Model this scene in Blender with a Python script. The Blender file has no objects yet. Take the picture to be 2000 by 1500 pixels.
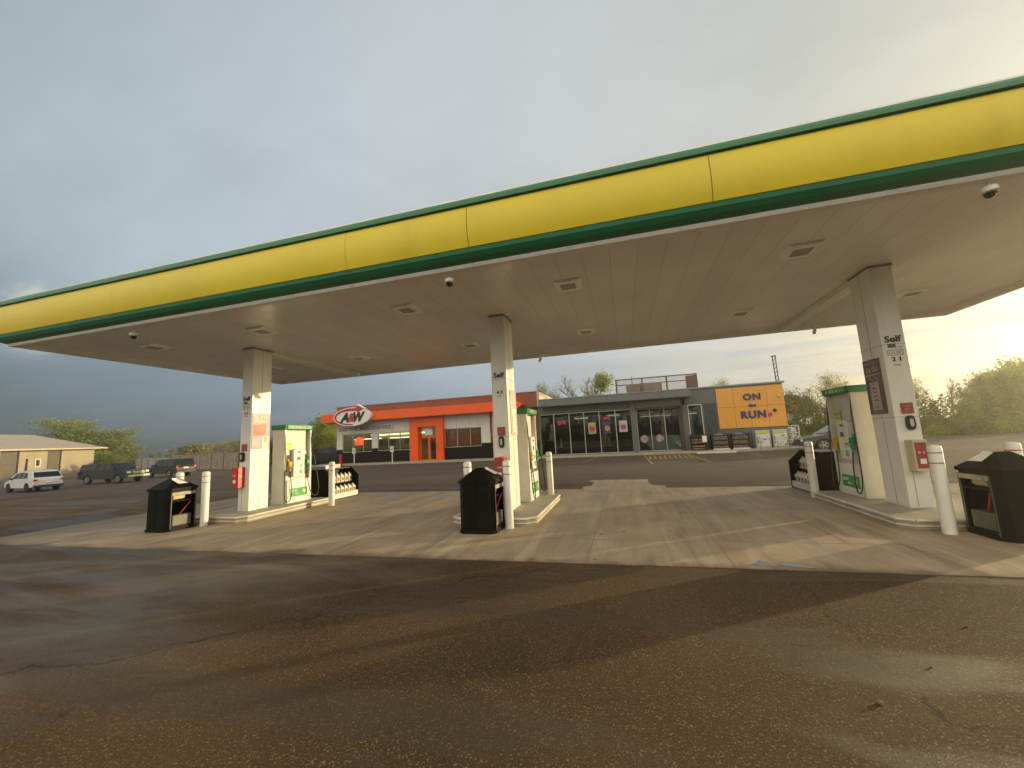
import bpy, bmesh, math, random
from mathutils import Vector, Matrix
import numpy as np
R = math.radians
scene = bpy.context.scene
C = scene.collection

# ------------------------------------------------------------------ camera
def cam_axes(yaw, pitch, roll):
    cy, sy = math.cos(yaw), math.sin(yaw)
    f0 = Vector((-sy, cy, 0)); r0 = Vector((cy, sy, 0)); u0 = Vector((0, 0, 1))
    f = f0*math.cos(pitch) + u0*math.sin(pitch); u = -f0*math.sin(pitch) + u0*math.cos(pitch)
    r = r0*math.cos(roll) + u*math.sin(roll); u2 = -r0*math.sin(roll) + u*math.cos(roll)
    return r, u2, f
cd = bpy.data.cameras.new('camera'); cam = bpy.data.objects.new('camera', cd); C.objects.link(cam)
_r, _u, _f = cam_axes(R(15.3026), R(7.6807), R(-2.9317))
M = Matrix.Identity(4)
for i in range(3):
    M[i][0] = _r[i]; M[i][1] = _u[i]; M[i][2] = -_f[i]
M[2][3] = 1.6
cam.matrix_world = M
cd.sensor_width = 36; cd.lens = 14.065; cd.clip_start = 0.05; cd.clip_end = 5000
scene.camera = cam

# ------------------------------------------------------------------ light
SUN_AZ, SUN_EL = 57.0, 7.6      # degrees from +Y towards +X, degrees up
SD = Vector((math.sin(R(SUN_AZ))*math.cos(R(SUN_EL)), math.cos(R(SUN_AZ))*math.cos(R(SUN_EL)), math.sin(R(SUN_EL))))
sl = bpy.data.lights.new('sun', 'SUN'); sl.energy = 4.6; sl.angle = R(0.6); sl.color = (1.0, 0.79, 0.43)
so = bpy.data.objects.new('sun', sl); C.objects.link(so)
so.rotation_euler = (-SD).to_track_quat('-Z', 'Y').to_euler(); so.location = (60, 40, 30)

w = bpy.data.worlds.new('World'); scene.world = w; w.use_nodes = True
nt = w.node_tree; nt.nodes.clear(); N = nt.nodes.new; L = nt.links.new
def wm(op, a, b=None, c=None, clamp=False):
    n = N('ShaderNodeMath'); n.operation = op; n.use_clamp = clamp
    for i, v in enumerate((a, b, c)):
        if v is None: continue
        if isinstance(v, (int, float)): n.inputs[i].default_value = v
        else: L(v, n.inputs[i])
    return n.outputs[0]
def wramp(fac, stops):
    n = N('ShaderNodeValToRGB'); e = n.color_ramp.elements
    while len(e) < len(stops): e.new(0.5)
    for el, (p, c) in zip(e, stops): el.position = p; el.color = (*c, 1)
    L(fac, n.inputs[0]); return n.outputs[0]
def wmix(f, a, b, t='MIX'):
    n = N('ShaderNodeMix'); n.data_type = 'RGBA'; n.blend_type = t
    for s, v in ((0, f), (6, a), (7, b)):
        if isinstance(v, (int, float)): n.inputs[s].default_value = v
        elif isinstance(v, tuple): n.inputs[s].default_value = (*v, 1)
        else: L(v, n.inputs[s])
    return n.outputs[2]
BACK = (1.75, 1.55, 1.2)
tc = N('ShaderNodeTexCoord'); nrm = N('ShaderNodeVectorMath'); nrm.operation = 'NORMALIZE'; L(tc.outputs['Generated'], nrm.inputs[0])
sep = N('ShaderNodeSeparateXYZ'); L(nrm.outputs[0], sep.inputs[0])
dt = N('ShaderNodeVectorMath'); dt.operation = 'DOT_PRODUCT'; L(nrm.outputs[0], dt.inputs[0]); dt.inputs[1].default_value = SD
d01 = wm('MULTIPLY_ADD', dt.outputs['Value'], 0.5, 0.5)
# cloud cover is projected on a flat deck: dir.xy / (z + k)
zz = wm('ADD', wm('MAXIMUM', sep.outputs['Z'], 0.0), 0.16)
cx = wm('DIVIDE', sep.outputs['X'], zz); cyy = wm('DIVIDE', sep.outputs['Y'], zz)
cv = N('ShaderNodeCombineXYZ'); L(cx, cv.inputs[0]); L(cyy, cv.inputs[1])
mp = N('ShaderNodeMapping'); mp.inputs['Rotation'].default_value = (0, 0, R(35)); mp.inputs['Scale'].default_value = (0.55, 1.0, 1); L(cv.outputs[0], mp.inputs[0])
def wnoise(scale, detail, rough=0.55, dist=0.0, vec=None):
    n = N('ShaderNodeTexNoise'); n.inputs['Scale'].default_value = scale; n.inputs['Detail'].default_value = detail
    n.inputs['Roughness'].default_value = rough; n.inputs['Distortion'].default_value = dist
    L(vec or mp.outputs[0], n.inputs['Vector']); return n.outputs['Fac']
n1 = wnoise(0.55, 6, 0.5, 0.6); n2 = wnoise(1.3, 8, 0.6, 0.3)
hor = wramp(d01, [(0.0, (.09,.125,.15)), (0.22, (.10,.135,.165)), (0.525, (.24,.295,.36)), (0.71, (.50,.55,.61)), (0.885, (.70,.66,.55)), (0.935, (.90,.80,.56)), (0.97, (1.0,.95,.72)), (1.0, (1.0,1.0,.85))])
top = wramp(d01, [(0.0, (.26,.32,.37)), (0.25, (.375,.45,.49)), (0.5, (.46,.51,.545)), (0.7, (.60,.63,.64)), (0.85, (.63,.645,.61)), (0.95, (.72,.70,.57)), (1.0, (1.0,.95,.7))])
zf = N('ShaderNodeMapRange'); zf.interpolation_type = 'SMOOTHSTEP'; L(sep.outputs['Z'], zf.inputs[0]); zf.inputs[1].default_value = 0.03; zf.inputs[2].default_value = 0.42
sky = wmix(zf.outputs[0], hor, top)
# soft tonal variation of the deck, and brighter and darker bands low towards the sun
tone = N('ShaderNodeMapRange'); L(n1, tone.inputs[0]); tone.inputs[1].default_value = .3; tone.inputs[2].default_value = .7; tone.inputs[3].default_value = .74; tone.inputs[4].default_value = 1.18
tone2 = N('ShaderNodeMapRange'); L(n2, tone2.inputs[0]); tone2.inputs[1].default_value = .3; tone2.inputs[2].default_value = .7; tone2.inputs[3].default_value = .90; tone2.inputs[4].default_value = 1.10
tt = wm('MULTIPLY', tone.outputs[0], tone2.outputs[0])
ct = N('ShaderNodeCombineXYZ'); [L(tt, ct.inputs[i]) for i in range(3)]
sky = wmix(1.0, sky, ct.outputs[0], 'MULTIPLY')
# bands: thin stratus near the horizon on the sun side
st = N('ShaderNodeMapping'); st.inputs['Scale'].default_value = (3.0, 3.0, 30.0); st.inputs['Rotation'].default_value = (R(3), R(-4), 0); L(nrm.outputs[0], st.inputs[0])
nb = wnoise(0.8, 6, 0.55, 0.5, st.outputs[0])
bf = N('ShaderNodeMapRange'); bf.interpolation_type = 'SMOOTHSTEP'; L(nb, bf.inputs[0]); bf.inputs[1].default_value = .47; bf.inputs[2].default_value = .62
lowz = N('ShaderNodeMapRange'); lowz.interpolation_type = 'SMOOTHSTEP'; L(sep.outputs['Z'], lowz.inputs[0]); lowz.inputs[1].default_value = .26; lowz.inputs[2].default_value = .10
sunside = N('ShaderNodeMapRange'); sunside.interpolation_type = 'SMOOTHSTEP'; L(d01, sunside.inputs[0]); sunside.inputs[1].default_value = .74; sunside.inputs[2].default_value = .9
bfac = wm('MULTIPLY', wm('MULTIPLY', bf.outputs[0], lowz.outputs[0]), wm('MULTIPLY', sunside.outputs[0], .75))
sky = wmix(bfac, sky, (.42, .47, .52))
# small bright wisp clouds, upper left
wp = N('ShaderNodeMapping'); wp.inputs['Rotation'].default_value = (0, 0, R(-20)); wp.inputs['Scale'].default_value = (.9, 3.2, 1); L(cv.outputs[0], wp.inputs[0])
nw = wnoise(0.9, 7, 0.6, 0.8, wp.outputs[0])
wf = N('ShaderNodeMapRange'); wf.interpolation_type = 'SMOOTHSTEP'; L(nw, wf.inputs[0]); wf.inputs[1].default_value = .56; wf.inputs[2].default_value = .72
wz = N('ShaderNodeMapRange'); wz.interpolation_type = 'SMOOTHSTEP'; L(sep.outputs['Z'], wz.inputs[0]); wz.inputs[1].default_value = .42; wz.inputs[2].default_value = .25
wl = N('ShaderNodeMapRange'); wl.interpolation_type = 'SMOOTHSTEP'; L(d01, wl.inputs[0]); wl.inputs[1].default_value = .40; wl.inputs[2].default_value = .30
wz2 = N('ShaderNodeMapRange'); wz2.interpolation_type = 'SMOOTHSTEP'; L(sep.outputs['Z'], wz2.inputs[0]); wz2.inputs[1].default_value = .12; wz2.inputs[2].default_value = .22
wfac = wm('MULTIPLY', wm('MULTIPLY', wf.outputs[0], wz.outputs[0]), wm('MULTIPLY', wl.outputs[0], wz2.outputs[0]))
sky = wmix(wm('MULTIPLY', wfac, .6), sky, (.75, .70, .62))
# glow of the veiled sun in the thin cloud round it
gl1 = wm('POWER', wm('MAXIMUM', dt.outputs['Value'], 0.0), 14.0); gl2 = wm('POWER', wm('MAXIMUM', dt.outputs['Value'], 0.0), 120.0)
gg = wm('ADD', wm('MULTIPLY', gl1, 0.35), wm('MULTIPLY', gl2, 9.0))
gc = N('ShaderNodeCombineXYZ'); L(gg, gc.inputs[0]); L(wm('MULTIPLY', gg, .80), gc.inputs[1]); L(wm('MULTIPLY', gg, .45), gc.inputs[2])
sky = wmix(1.0, sky, gc.outputs[0], 'ADD')
# added warm brightness in the unseen sky behind the camera, fill for shaded fronts
bk = N('ShaderNodeMapRange'); bk.interpolation_type = 'SMOOTHSTEP'; L(sep.outputs['Y'], bk.inputs[0]); bk.inputs[1].default_value = 0.15; bk.inputs[2].default_value = -0.65
bku = N('ShaderNodeMapRange'); bku.interpolation_type = 'SMOOTHSTEP'; L(sep.outputs['Z'], bku.inputs[0]); bku.inputs[1].default_value = 0.05; bku.inputs[2].default_value = 0.45; bku.inputs[3].default_value = .45
sky = wmix(wm('MULTIPLY', bk.outputs[0], bku.outputs[0]), sky, BACK)
nish = N('ShaderNodeTexSky'); nish.sky_type = 'NISHITA'; nish.sun_disc = False
nish.sun_elevation = R(SUN_EL); nish.sun_rotation = R(SUN_AZ)
bg1 = N('ShaderNodeBackground'); L(sky, bg1.inputs[0]); bg1.inputs[1].default_value = 0.82
bg2 = N('ShaderNodeBackground'); L(nish.outputs[0], bg2.inputs[0]); bg2.inputs[1].default_value = 0.1
mx = N('ShaderNodeMixShader'); mx.inputs[0].default_value = 0.10; L(bg1.outputs[0], mx.inputs[1]); L(bg2.outputs[0], mx.inputs[2])
wo = N('ShaderNodeOutputWorld'); L(mx.outputs[0], wo.inputs[0])
scene.view_settings.view_transform = 'Standard'; scene.view_settings.look = 'None'
scene.view_settings.exposure = 0.46; scene.view_settings.gamma = 1.0
try:
    scene.cycles.use_denoising = True; scene.cycles.volume_bounces = 0; scene.cycles.max_bounces = 8
    scene.cycles.sample_clamp_indirect = 6
except Exception: pass

# ------------------------------------------------------------------ helpers
class MB:
    def __init__(s): s.v = []; s.f = []; s.m = []
    def add(s, vs, fs, m=0):
        o = len(s.v); s.v += [tuple(v) for v in vs]
        for f in fs: s.f.append(tuple(o+i for i in f)); s.m.append(m)
        return s
    def box(s, x0, x1, y0, y1, z0, z1, m=0):
        vs = [(x, y, z) for x in (x0, x1) for y in (y0, y1) for z in (z0, z1)]
        return s.add(vs, [(0,1,3,2), (4,6,7,5), (0,4,5,1), (2,3,7,6), (0,2,6,4), (1,5,7,3)], m)
    def hexa(s, b, t, m=0):   # four bottom, four top points
        return s.add(list(b)+list(t), [(0,1,2,3), (4,5,6,7), (0,1,5,4), (1,2,6,5), (2,3,7,6), (3,0,4,7)], m)
    def prism(s, pts, ax, a, b, m=0):
        def P(p, t): return {'z': (p[0], p[1], t), 'y': (p[0], t, p[1]), 'x': (t, p[0], p[1])}[ax]
        n = len(pts)
        vs = [P(p, a) for p in pts] + [P(p, b) for p in pts]
        fs = [tuple(range(n)), tuple(range(n, 2*n))] + [(i, (i+1) % n, n+(i+1) % n, n+i) for i in range(n)]
        return s.add(vs, fs, m)
    def cyl(s, x, y, z0, z1, r, seg=20, r2=None, m=0):
        r2 = r if r2 is None else r2
        vs = [(x+rr*math.cos(2*math.pi*i/seg), y+rr*math.sin(2*math.pi*i/seg), z) for z, rr in ((z0, r), (z1, r2)) for i in range(seg)]
        fs = [tuple(range(seg)), tuple(range(seg, 2*seg))] + [(i, (i+1) % seg, seg+(i+1) % seg, seg+i) for i in range(seg)]
        return s.add(vs, fs, m)
    def lathe(s, x, y, prof, seg=20, m=0, ax='z'):
        vs = []
        for r, z in prof:
            for i in range(seg):
                a = 2*math.pi*i/seg; p = (r*math.cos(a), r*math.sin(a))
                vs.append((x+p[0], y+p[1], z) if ax == 'z' else (x+p[0], z, y+p[1]))
        n = len(prof)
        fs = [tuple(range(seg)), tuple(range((n-1)*seg, n*seg))]
        for k in range(n-1):
            fs += [(k*seg+i, k*seg+(i+1) % seg, (k+1)*seg+(i+1) % seg, (k+1)*seg+i) for i in range(seg)]
        return s.add(vs, fs, m)
    def tube(s, pts, r, seg=8, m=0, r2=None, cap=True):
        pts = [Vector(p) for p in pts]; n = len(pts); vs = []
        up = Vector((0, 0, 1)) if abs((pts[1]-pts[0]).normalized().z) < .9 else Vector((1, 0, 0))
        for k, p in enumerate(pts):
            t = (pts[min(k+1, n-1)]-pts[max(k-1, 0)]).normalized()
            a = t.cross(up).normalized(); b = t.cross(a).normalized(); up = a.cross(t)
            up = up if up.length > 1e-6 else Vector((0, 0, 1))
            rr = r if r2 is None else r+(r2-r)*k/(n-1)
            for i in range(seg):
                an = 2*math.pi*i/seg; vs.append(p+a*rr*math.cos(an)+b*rr*math.sin(an))
        fs = [(k*seg+i, k*seg+(i+1) % seg, (k+1)*seg+(i+1) % seg, (k+1)*seg+i) for k in range(n-1) for i in range(seg)]
        if cap: fs += [tuple(range(seg)), tuple(range((n-1)*seg, n*seg))]
        return s.add(vs, fs, m)
    def build(s, name, mat, parent=None, bevel=0, smooth=False, recalc=True, seg=2):
        me = bpy.data.meshes.new(name); me.from_pydata(s.v, [], s.f); me.update()
        mats = mat if isinstance(mat, (list, tuple)) else [mat]
        for k in mats: me.materials.append(k)
        me.polygons.foreach_set('material_index', s.m)
        if recalc:
            b = bmesh.new(); b.from_mesh(me); bmesh.ops.recalc_face_normals(b, faces=b.faces); b.to_mesh(me); b.free()
        if smooth: me.polygons.foreach_set('use_smooth', [True]*len(me.polygons))
        o = bpy.data.objects.new(name, me); C.objects.link(o)
        if parent: o.parent = parent
        if bevel:
            md = o.modifiers.new('bevel', 'BEVEL'); md.width = bevel; md.segments = seg; md.limit_method = 'ANGLE'; md.angle_limit = R(35)
        if smooth:
            try: me.set_sharp_from_angle(angle=R(40))
            except Exception: pass
        return o
def tag(o, label=None, cat=None, group=None, kind=None):
    for k, v in (('label', label), ('category', cat), ('group', group), ('kind', kind)):
        if v: o[k] = v
    return o
def thing(name, label, cat, loc=(0, 0, 0), rz=0, group=None):
    o = bpy.data.objects.new(name, None); C.objects.link(o); o.location = loc; o.rotation_euler = (0, 0, rz)
    o.empty_display_size = .2
    return tag(o, label, cat, group)
def copy_tree(o, parent=None, kids=None):
    if kids is None:
        kids = {}
        for x in bpy.data.objects:
            if x.parent: kids.setdefault(x.parent.name, []).append(x)
    c = o.copy(); C.objects.link(c); c.parent = parent
    for ch in kids.get(o.name, []): copy_tree(ch, c, kids)
    return c
def dup(o, loc, rz=0, label=None):
    c = copy_tree(o); c.location = loc; c.rotation_euler = (0, 0, rz)
    if label: c['label'] = label
    return c
def text(name, s, face, at, w, h, mat, parent, depth=0.004, bold=0.0, shear=0.0, center=True, spacing=1.0):
    """writing that fills w x h; 'at' = its centre on the wall plane; face = '-y', '+x', '-x' or 'z'"""
    cu = bpy.data.curves.new(name, 'FONT'); cu.body = s; cu.size = 1; cu.extrude = 0.02; cu.offset = bold; cu.shear = shear
    cu.space_character = spacing; cu.resolution_u = 3
    t = bpy.data.objects.new('tmp', cu); C.objects.link(t)
    bpy.context.view_layer.update()
    me = bpy.data.meshes.new_from_object(t.evaluated_get(bpy.context.evaluated_depsgraph_get()))
    bpy.data.objects.remove(t); bpy.data.curves.remove(cu)
    co = np.zeros(len(me.vertices)*3); me.vertices.foreach_get('co', co); co = co.reshape(-1, 3)
    lo, hi = co.min(0), co.max(0); c = (lo+hi)/2
    q = (co-c)/np.maximum(hi-lo, 1e-6)*np.array([w, h, depth])
    if face == '-y': out = np.stack([at[0]+q[:, 0], at[1]-q[:, 2]-depth/2, at[2]+q[:, 1]], 1)
    elif face == '+x': out = np.stack([at[0]+q[:, 2]+depth/2, at[1]+q[:, 0], at[2]+q[:, 1]], 1)
    elif face == '-x': out = np.stack([at[0]-q[:, 2]-depth/2, at[1]-q[:, 0], at[2]+q[:, 1]], 1)
    else: out = np.stack([at[0]+q[:, 0], at[1]+q[:, 1], at[2]+q[:, 2]], 1)
    me.vertices.foreach_set('co', out.ravel()); me.update(); me.name = name
    me.materials.clear(); me.materials.append(mat)
    o = bpy.data.objects.new(name, me); C.objects.link(o); o.parent = parent
    return o
def face_box(mb, face, at, w, h, d, m=0):
    """thin box on a wall: centre at 'at', width w, height h, standing d proud"""
    x, y, z = at
    if face == '-y': mb.box(x-w/2, x+w/2, y-d, y, z-h/2, z+h/2, m)
    elif face == '+x': mb.box(x, x+d, y-w/2, y+w/2, z-h/2, z+h/2, m)
    elif face == '-x': mb.box(x-d, x, y-w/2, y+w/2, z-h/2, z+h/2, m)
def marks(mb, face, at, w, h, d, rnd, m=0, n=None):
    """a row of small irregular letter-like strokes (lettering too small to read)"""
    n = n or max(3, int(w/h/0.75)); cw = w/n
    for k in range(n):
        if rnd.random() < .12: continue
        off = -w/2+cw*(k+.5)
        def at2(du, dz):
            if face == '-y': return (at[0]+off+du, at[1], at[2]+dz)
            if face == '+x': return (at[0], at[1]+off+du, at[2]+dz)
            return (at[0], at[1]-off-du, at[2]+dz)
        face_box(mb, face, at2(-cw*.25, 0), cw*.22, h, d, m)
        if rnd.random() < .7: face_box(mb, face, at2(cw*.1, rnd.choice((h*.35, 0, -h*.35))), cw*.44, h*.22, d*.9, m)
        if rnd.random() < .5: face_box(mb, face, at2(cw*.28, 0), cw*.18, h*.8, d*.8, m)

# ------------------------------------------------------------------ materials
def newmat(name):
    m = bpy.data.materials.new(name); m.use_nodes = True; t = m.node_tree
    return m, t, t.nodes['Principled BSDF']
def node_noise(t, vec, scale, detail=5, rough=.55, dist=0):
    n = t.nodes.new('ShaderNodeTexNoise'); n.inputs['Scale'].default_value = scale; n.inputs['Detail'].default_value = detail
    n.inputs['Roughness'].default_value = rough; n.inputs['Distortion'].default_value = dist
    if vec is not None: t.links.new(vec, n.inputs['Vector'])
    return n.outputs['Fac']
def tmix(t, f, a, b, typ='MIX'):
    n = t.nodes.new('ShaderNodeMix'); n.data_type = 'RGBA'; n.blend_type = typ
    for s, v in ((0, f), (6, a), (7, b)):
        if isinstance(v, (int, float)): n.inputs[s].default_value = v
        elif isinstance(v, tuple): n.inputs[s].default_value = (*v[:3], 1)
        else: t.links.new(v, n.inputs[s])
    return n.outputs[2]
def tmap(t, val, a, b, c=0., d=1., smooth=True):
    n = t.nodes.new('ShaderNodeMapRange'); n.interpolation_type = 'SMOOTHSTEP' if smooth else 'LINEAR'
    t.links.new(val, n.inputs[0])
    for i, v in enumerate((a, b, c, d)): n.inputs[1+i].default_value = v
    return n.outputs[0]
def tmath(t, op, a, b=None):
    n = t.nodes.new('ShaderNodeMath'); n.operation = op
    for i, v in enumerate((a, b)):
        if v is None: continue
        if isinstance(v, (int, float)): n.inputs[i].default_value = v
        else: t.links.new(v, n.inputs[i])
    return n.outputs[0]
def tvec(t, scale=(1, 1, 1), rot=(0, 0, 0), src='Object'):
    tc = t.nodes.new('ShaderNodeTexCoord'); mp = t.nodes.new('ShaderNodeMapping')
    mp.inputs['Scale'].default_value = scale; mp.inputs['Rotation'].default_value = rot
    t.links.new(tc.outputs[src], mp.inputs[0]); return mp.outputs[0]
def tbump(t, h, strength, dist, b):
    n = t.nodes.new('ShaderNodeBump'); n.inputs['Strength'].default_value = strength; n.inputs['Distance'].default_value = dist
    t.links.new(h, n.inputs['Height']); t.links.new(n.outputs[0], b.inputs['Normal']); return n
def mat(name, col, rough=.6, metal=0., var=.12, scale=3., bump=0., bscale=60., dirt=None, coat=0., spec=None):
    m, t, b = newmat(name)
    v = tvec(t)
    n = node_noise(t, v, scale, 6, .6)
    dark = tuple(c*(1-var) for c in col); light = tuple(min(1, c*(1+var)) for c in col)
    c = tmix(t, tmap(t, n, .3, .7), dark, light)
    if dirt:
        dn = node_noise(t, tvec(t, (1, 1, .35)), scale*2.3, 8, .65)
        c = tmix(t, tmap(t, dn, .52, .72, 0, dirt[1]), c, dirt[0])
    t.links.new(c, b.inputs['Base Color'])
    t.links.new(tmap(t, n, .3, .7, rough*.88, min(1, rough*1.12)), b.inputs['Roughness'])
    b.inputs['Metallic'].default_value = metal
    if coat: b.inputs['Coat Weight'].default_value = coat; b.inputs['Coat Roughness'].default_value = .08
    if spec is not None: b.inputs['Specular IOR Level'].default_value = spec
    if bump: tbump(t, node_noise(t, v, bscale, 4), bump, .01, b)
    return m
def emit(name, col, strength):
    m, t, b = newmat(name); b.inputs['Base Color'].default_value = (*col, 1)
    b.inputs['Emission Color'].default_value = (*col, 1); b.inputs['Emission Strength'].default_value = strength; return m
def glass(name, tint=(.85, .9, .88), refl=.12, rough=.02):
    m = bpy.data.materials.new(name); m.use_nodes = True; t = m.node_tree; t.nodes.clear()
    tr = t.nodes.new('ShaderNodeBsdfTransparent'); tr.inputs[0].default_value = (*tint, 1)
    gl = t.nodes.new('ShaderNodeBsdfGlossy'); gl.inputs['Roughness'].default_value = rough
    fr = t.nodes.new('ShaderNodeLayerWeight'); fr.inputs[0].default_value = .22
    mr = t.nodes.new('ShaderNodeMapRange'); t.links.new(fr.outputs['Fresnel'], mr.inputs[0]); mr.inputs[3].default_value = refl; mr.inputs[4].default_value = .95
    nz = t.nodes.new('ShaderNodeTexNoise'); nz.inputs['Scale'].default_value = .7
    bp = t.nodes.new('ShaderNodeBump'); bp.inputs['Strength'].default_value = .06; bp.inputs['Distance'].default_value = .1
    t.links.new(nz.outputs['Fac'], bp.inputs['Height']); t.links.new(bp.outputs[0], gl.inputs['Normal'])
    mx = t.nodes.new('ShaderNodeMixShader'); t.links.new(mr.outputs[0], mx.inputs[0]); t.links.new(tr.outputs[0], mx.inputs[1]); t.links.new(gl.outputs[0], mx.inputs[2])
    o = t.nodes.new('ShaderNodeOutputMaterial'); t.links.new(mx.outputs[0], o.inputs[0]); return m

WHITE = mat('white_paint', (.74, .74, .71), .38, var=.05, dirt=((.42, .40, .34), .35))
COLW = mat('column_panel', (.76, .75, .70), .36, var=.05, scale=1.4, dirt=((.5, .47, .4), .25))
GREYP = mat('grey_panel', (.42, .42, .40), .5, var=.08)
OFFW = mat('off_white', (.60, .58, .52), .45, var=.07)
BLACK = mat('black_plastic', (.007, .006, .005), .5, var=.3, dirt=((.025, .021, .014), .35), bump=.15, spec=.12)
DARK = mat('dark_metal', (.022, .02, .018), .5, var=.2, spec=.3)
RUB = mat('rubber', (.012, .012, .012), .6)
STEEL = mat('galvanised_steel', (.48, .48, .46), .35, .8, .15)
GREEN = mat('fascia_green', (.014, .15, .06), .4, var=.08, coat=.1, dirt=((.05, .12, .06), .5))
GREENL = mat('bright_green', (.03, .30, .07), .35, var=.08)
YEL = mat('fascia_yellow', (.68, .55, .006), .42, var=.06, scale=.5, coat=.12, dirt=((.50, .37, .01), .4))
LEMON = mat('lemon', (.65, .62, .06), .4)
LIME = mat('lime_sticker', (.55, .68, .12), .4, var=.2)
SEAM = mat('seam', (.09, .075, .03), .7)
SEAMG = mat('grey_seam', (.22, .21, .19), .7)
RED = mat('red_paint', (.50, .022, .018), .38, var=.1)
REDD = mat('faded_red', (.30, .05, .045), .5, var=.15)
PINK = mat('red_band', (.32, .06, .05), .5)
ORANGE = mat('orange_cladding', (.82, .10, .004), .38, var=.07, scale=1.2)
BROWN = mat('brown_parapet', (.22, .055, .016), .5, var=.12, scale=1.)
CHAR = mat('charcoal_cladding', (.012, .009, .007), .7, var=.2, spec=.2)
WCLAD = mat('white_cladding', (.62, .62, .60), .5, var=.05)
SLATE = mat('slate_cladding', (.108, .118, .108), .5, var=.1)
FASC = mat('grey_fascia', (.135, .148, .155), .35, .3, var=.1)
OCHRE = mat('ochre_panel', (.70, .33, .05), .5, var=.05)
NAVY = mat('navy_letters', (.022, .032, .13), .4)
LETB = mat('black_letters', (.012, .010, .010), .5)
LETG = mat('grey_letters', (.09, .09, .085), .6)
GLASS = glass('window_glass', (.85, .9, .88), .05)
GLASSD = glass('dark_window_glass', (.30, .36, .36), .07)
TUBE = emit('strip_light', (1.0, .86, .5), 2.2)
NEON_O = emit('orange_sign', (1.0, .10, .03), 1.1)
NEON_R = emit('red_neon', (1.0, .04, .07), 2.6)
CREAM = mat('cream_interior', (.55, .50, .32), .7)
WARMIN = mat('dim_interior', (.06, .065, .05), .8, var=.3)
BLIND = mat('brown_blind', (.40, .11, .045), .7, var=.2, scale=1.5)
JUGW = mat('jug_white', (.70, .64, .52), .4, var=.1)
JUGB = mat('jug_label', (.16, .11, .08), .5, var=.3)
KERB = mat('kerb_concrete', (.34, .31, .26), .75, var=.15, bump=.3, bscale=40)
KSTEEL = mat('kerb_steel', (.62, .58, .48), .42, .3, .18)
TAN = mat('tan_unit', (.33, .28, .22), .6)
RAIL = mat('brown_rail', (.10, .05, .035), .5)
PAPER = mat('paper', (.75, .74, .70), .7, var=.03)
MAUVE = mat('poster_mauve', (.27, .27, .36), .45, var=.15)
POSTR = mat('poster_red', (.72, .10, .04), .45, var=.1)
PLUM = mat('poster_plum', (.14, .06, .07), .5, var=.2)
SOIL = mat('light_strip', (.50, .50, .48), .5)

# soffit: long white pans running front to back
SOFF, t, b = newmat('soffit_pans')
v = tvec(t); sx = t.nodes.new('ShaderNodeSeparateXYZ'); t.links.new(v, sx.inputs[0])
fr = tmath(t, 'FRACT', tmath(t, 'MULTIPLY', sx.outputs['X'], 1/.41))
ed = tmath(t, 'ABSOLUTE', tmath(t, 'SUBTRACT', fr, .5))
gap = tmap(t, ed, .478, .495, 0, 1)
pid = t.nodes.new('ShaderNodeTexWhiteNoise'); pid.noise_dimensions = '1D'; t.links.new(tmath(t, 'FLOOR', tmath(t, 'MULTIPLY', sx.outputs['X'], 1/.41)), pid.inputs['W'])
base = tmix(t, tmap(t, pid.outputs['Value'], 0, 1, 0, 1, False), (.84, .81, .75), (.90, .87, .81))
base = tmix(t, tmap(t, node_noise(t, v, .8, 4), .35, .7, 0, .35), base, (.62, .58, .52))
t.links.new(tmix(t, tmath(t, 'MULTIPLY', gap, .4), base, (.25, .22, .18)), b.inputs['Base Color'])
b.inputs['Roughness'].default_value = .30; b.inputs['Coat Weight'].default_value = .8; b.inputs['Coat Roughness'].default_value = .22; b.inputs['Specular IOR Level'].default_value = .8
h = tmath(t, 'ADD', tmath(t, 'MULTIPLY', gap, -1.0), tmath(t, 'MULTIPLY', node_noise(t, v, .9, 2), .5))
tbump(t, h, .22, .012, b)

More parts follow.
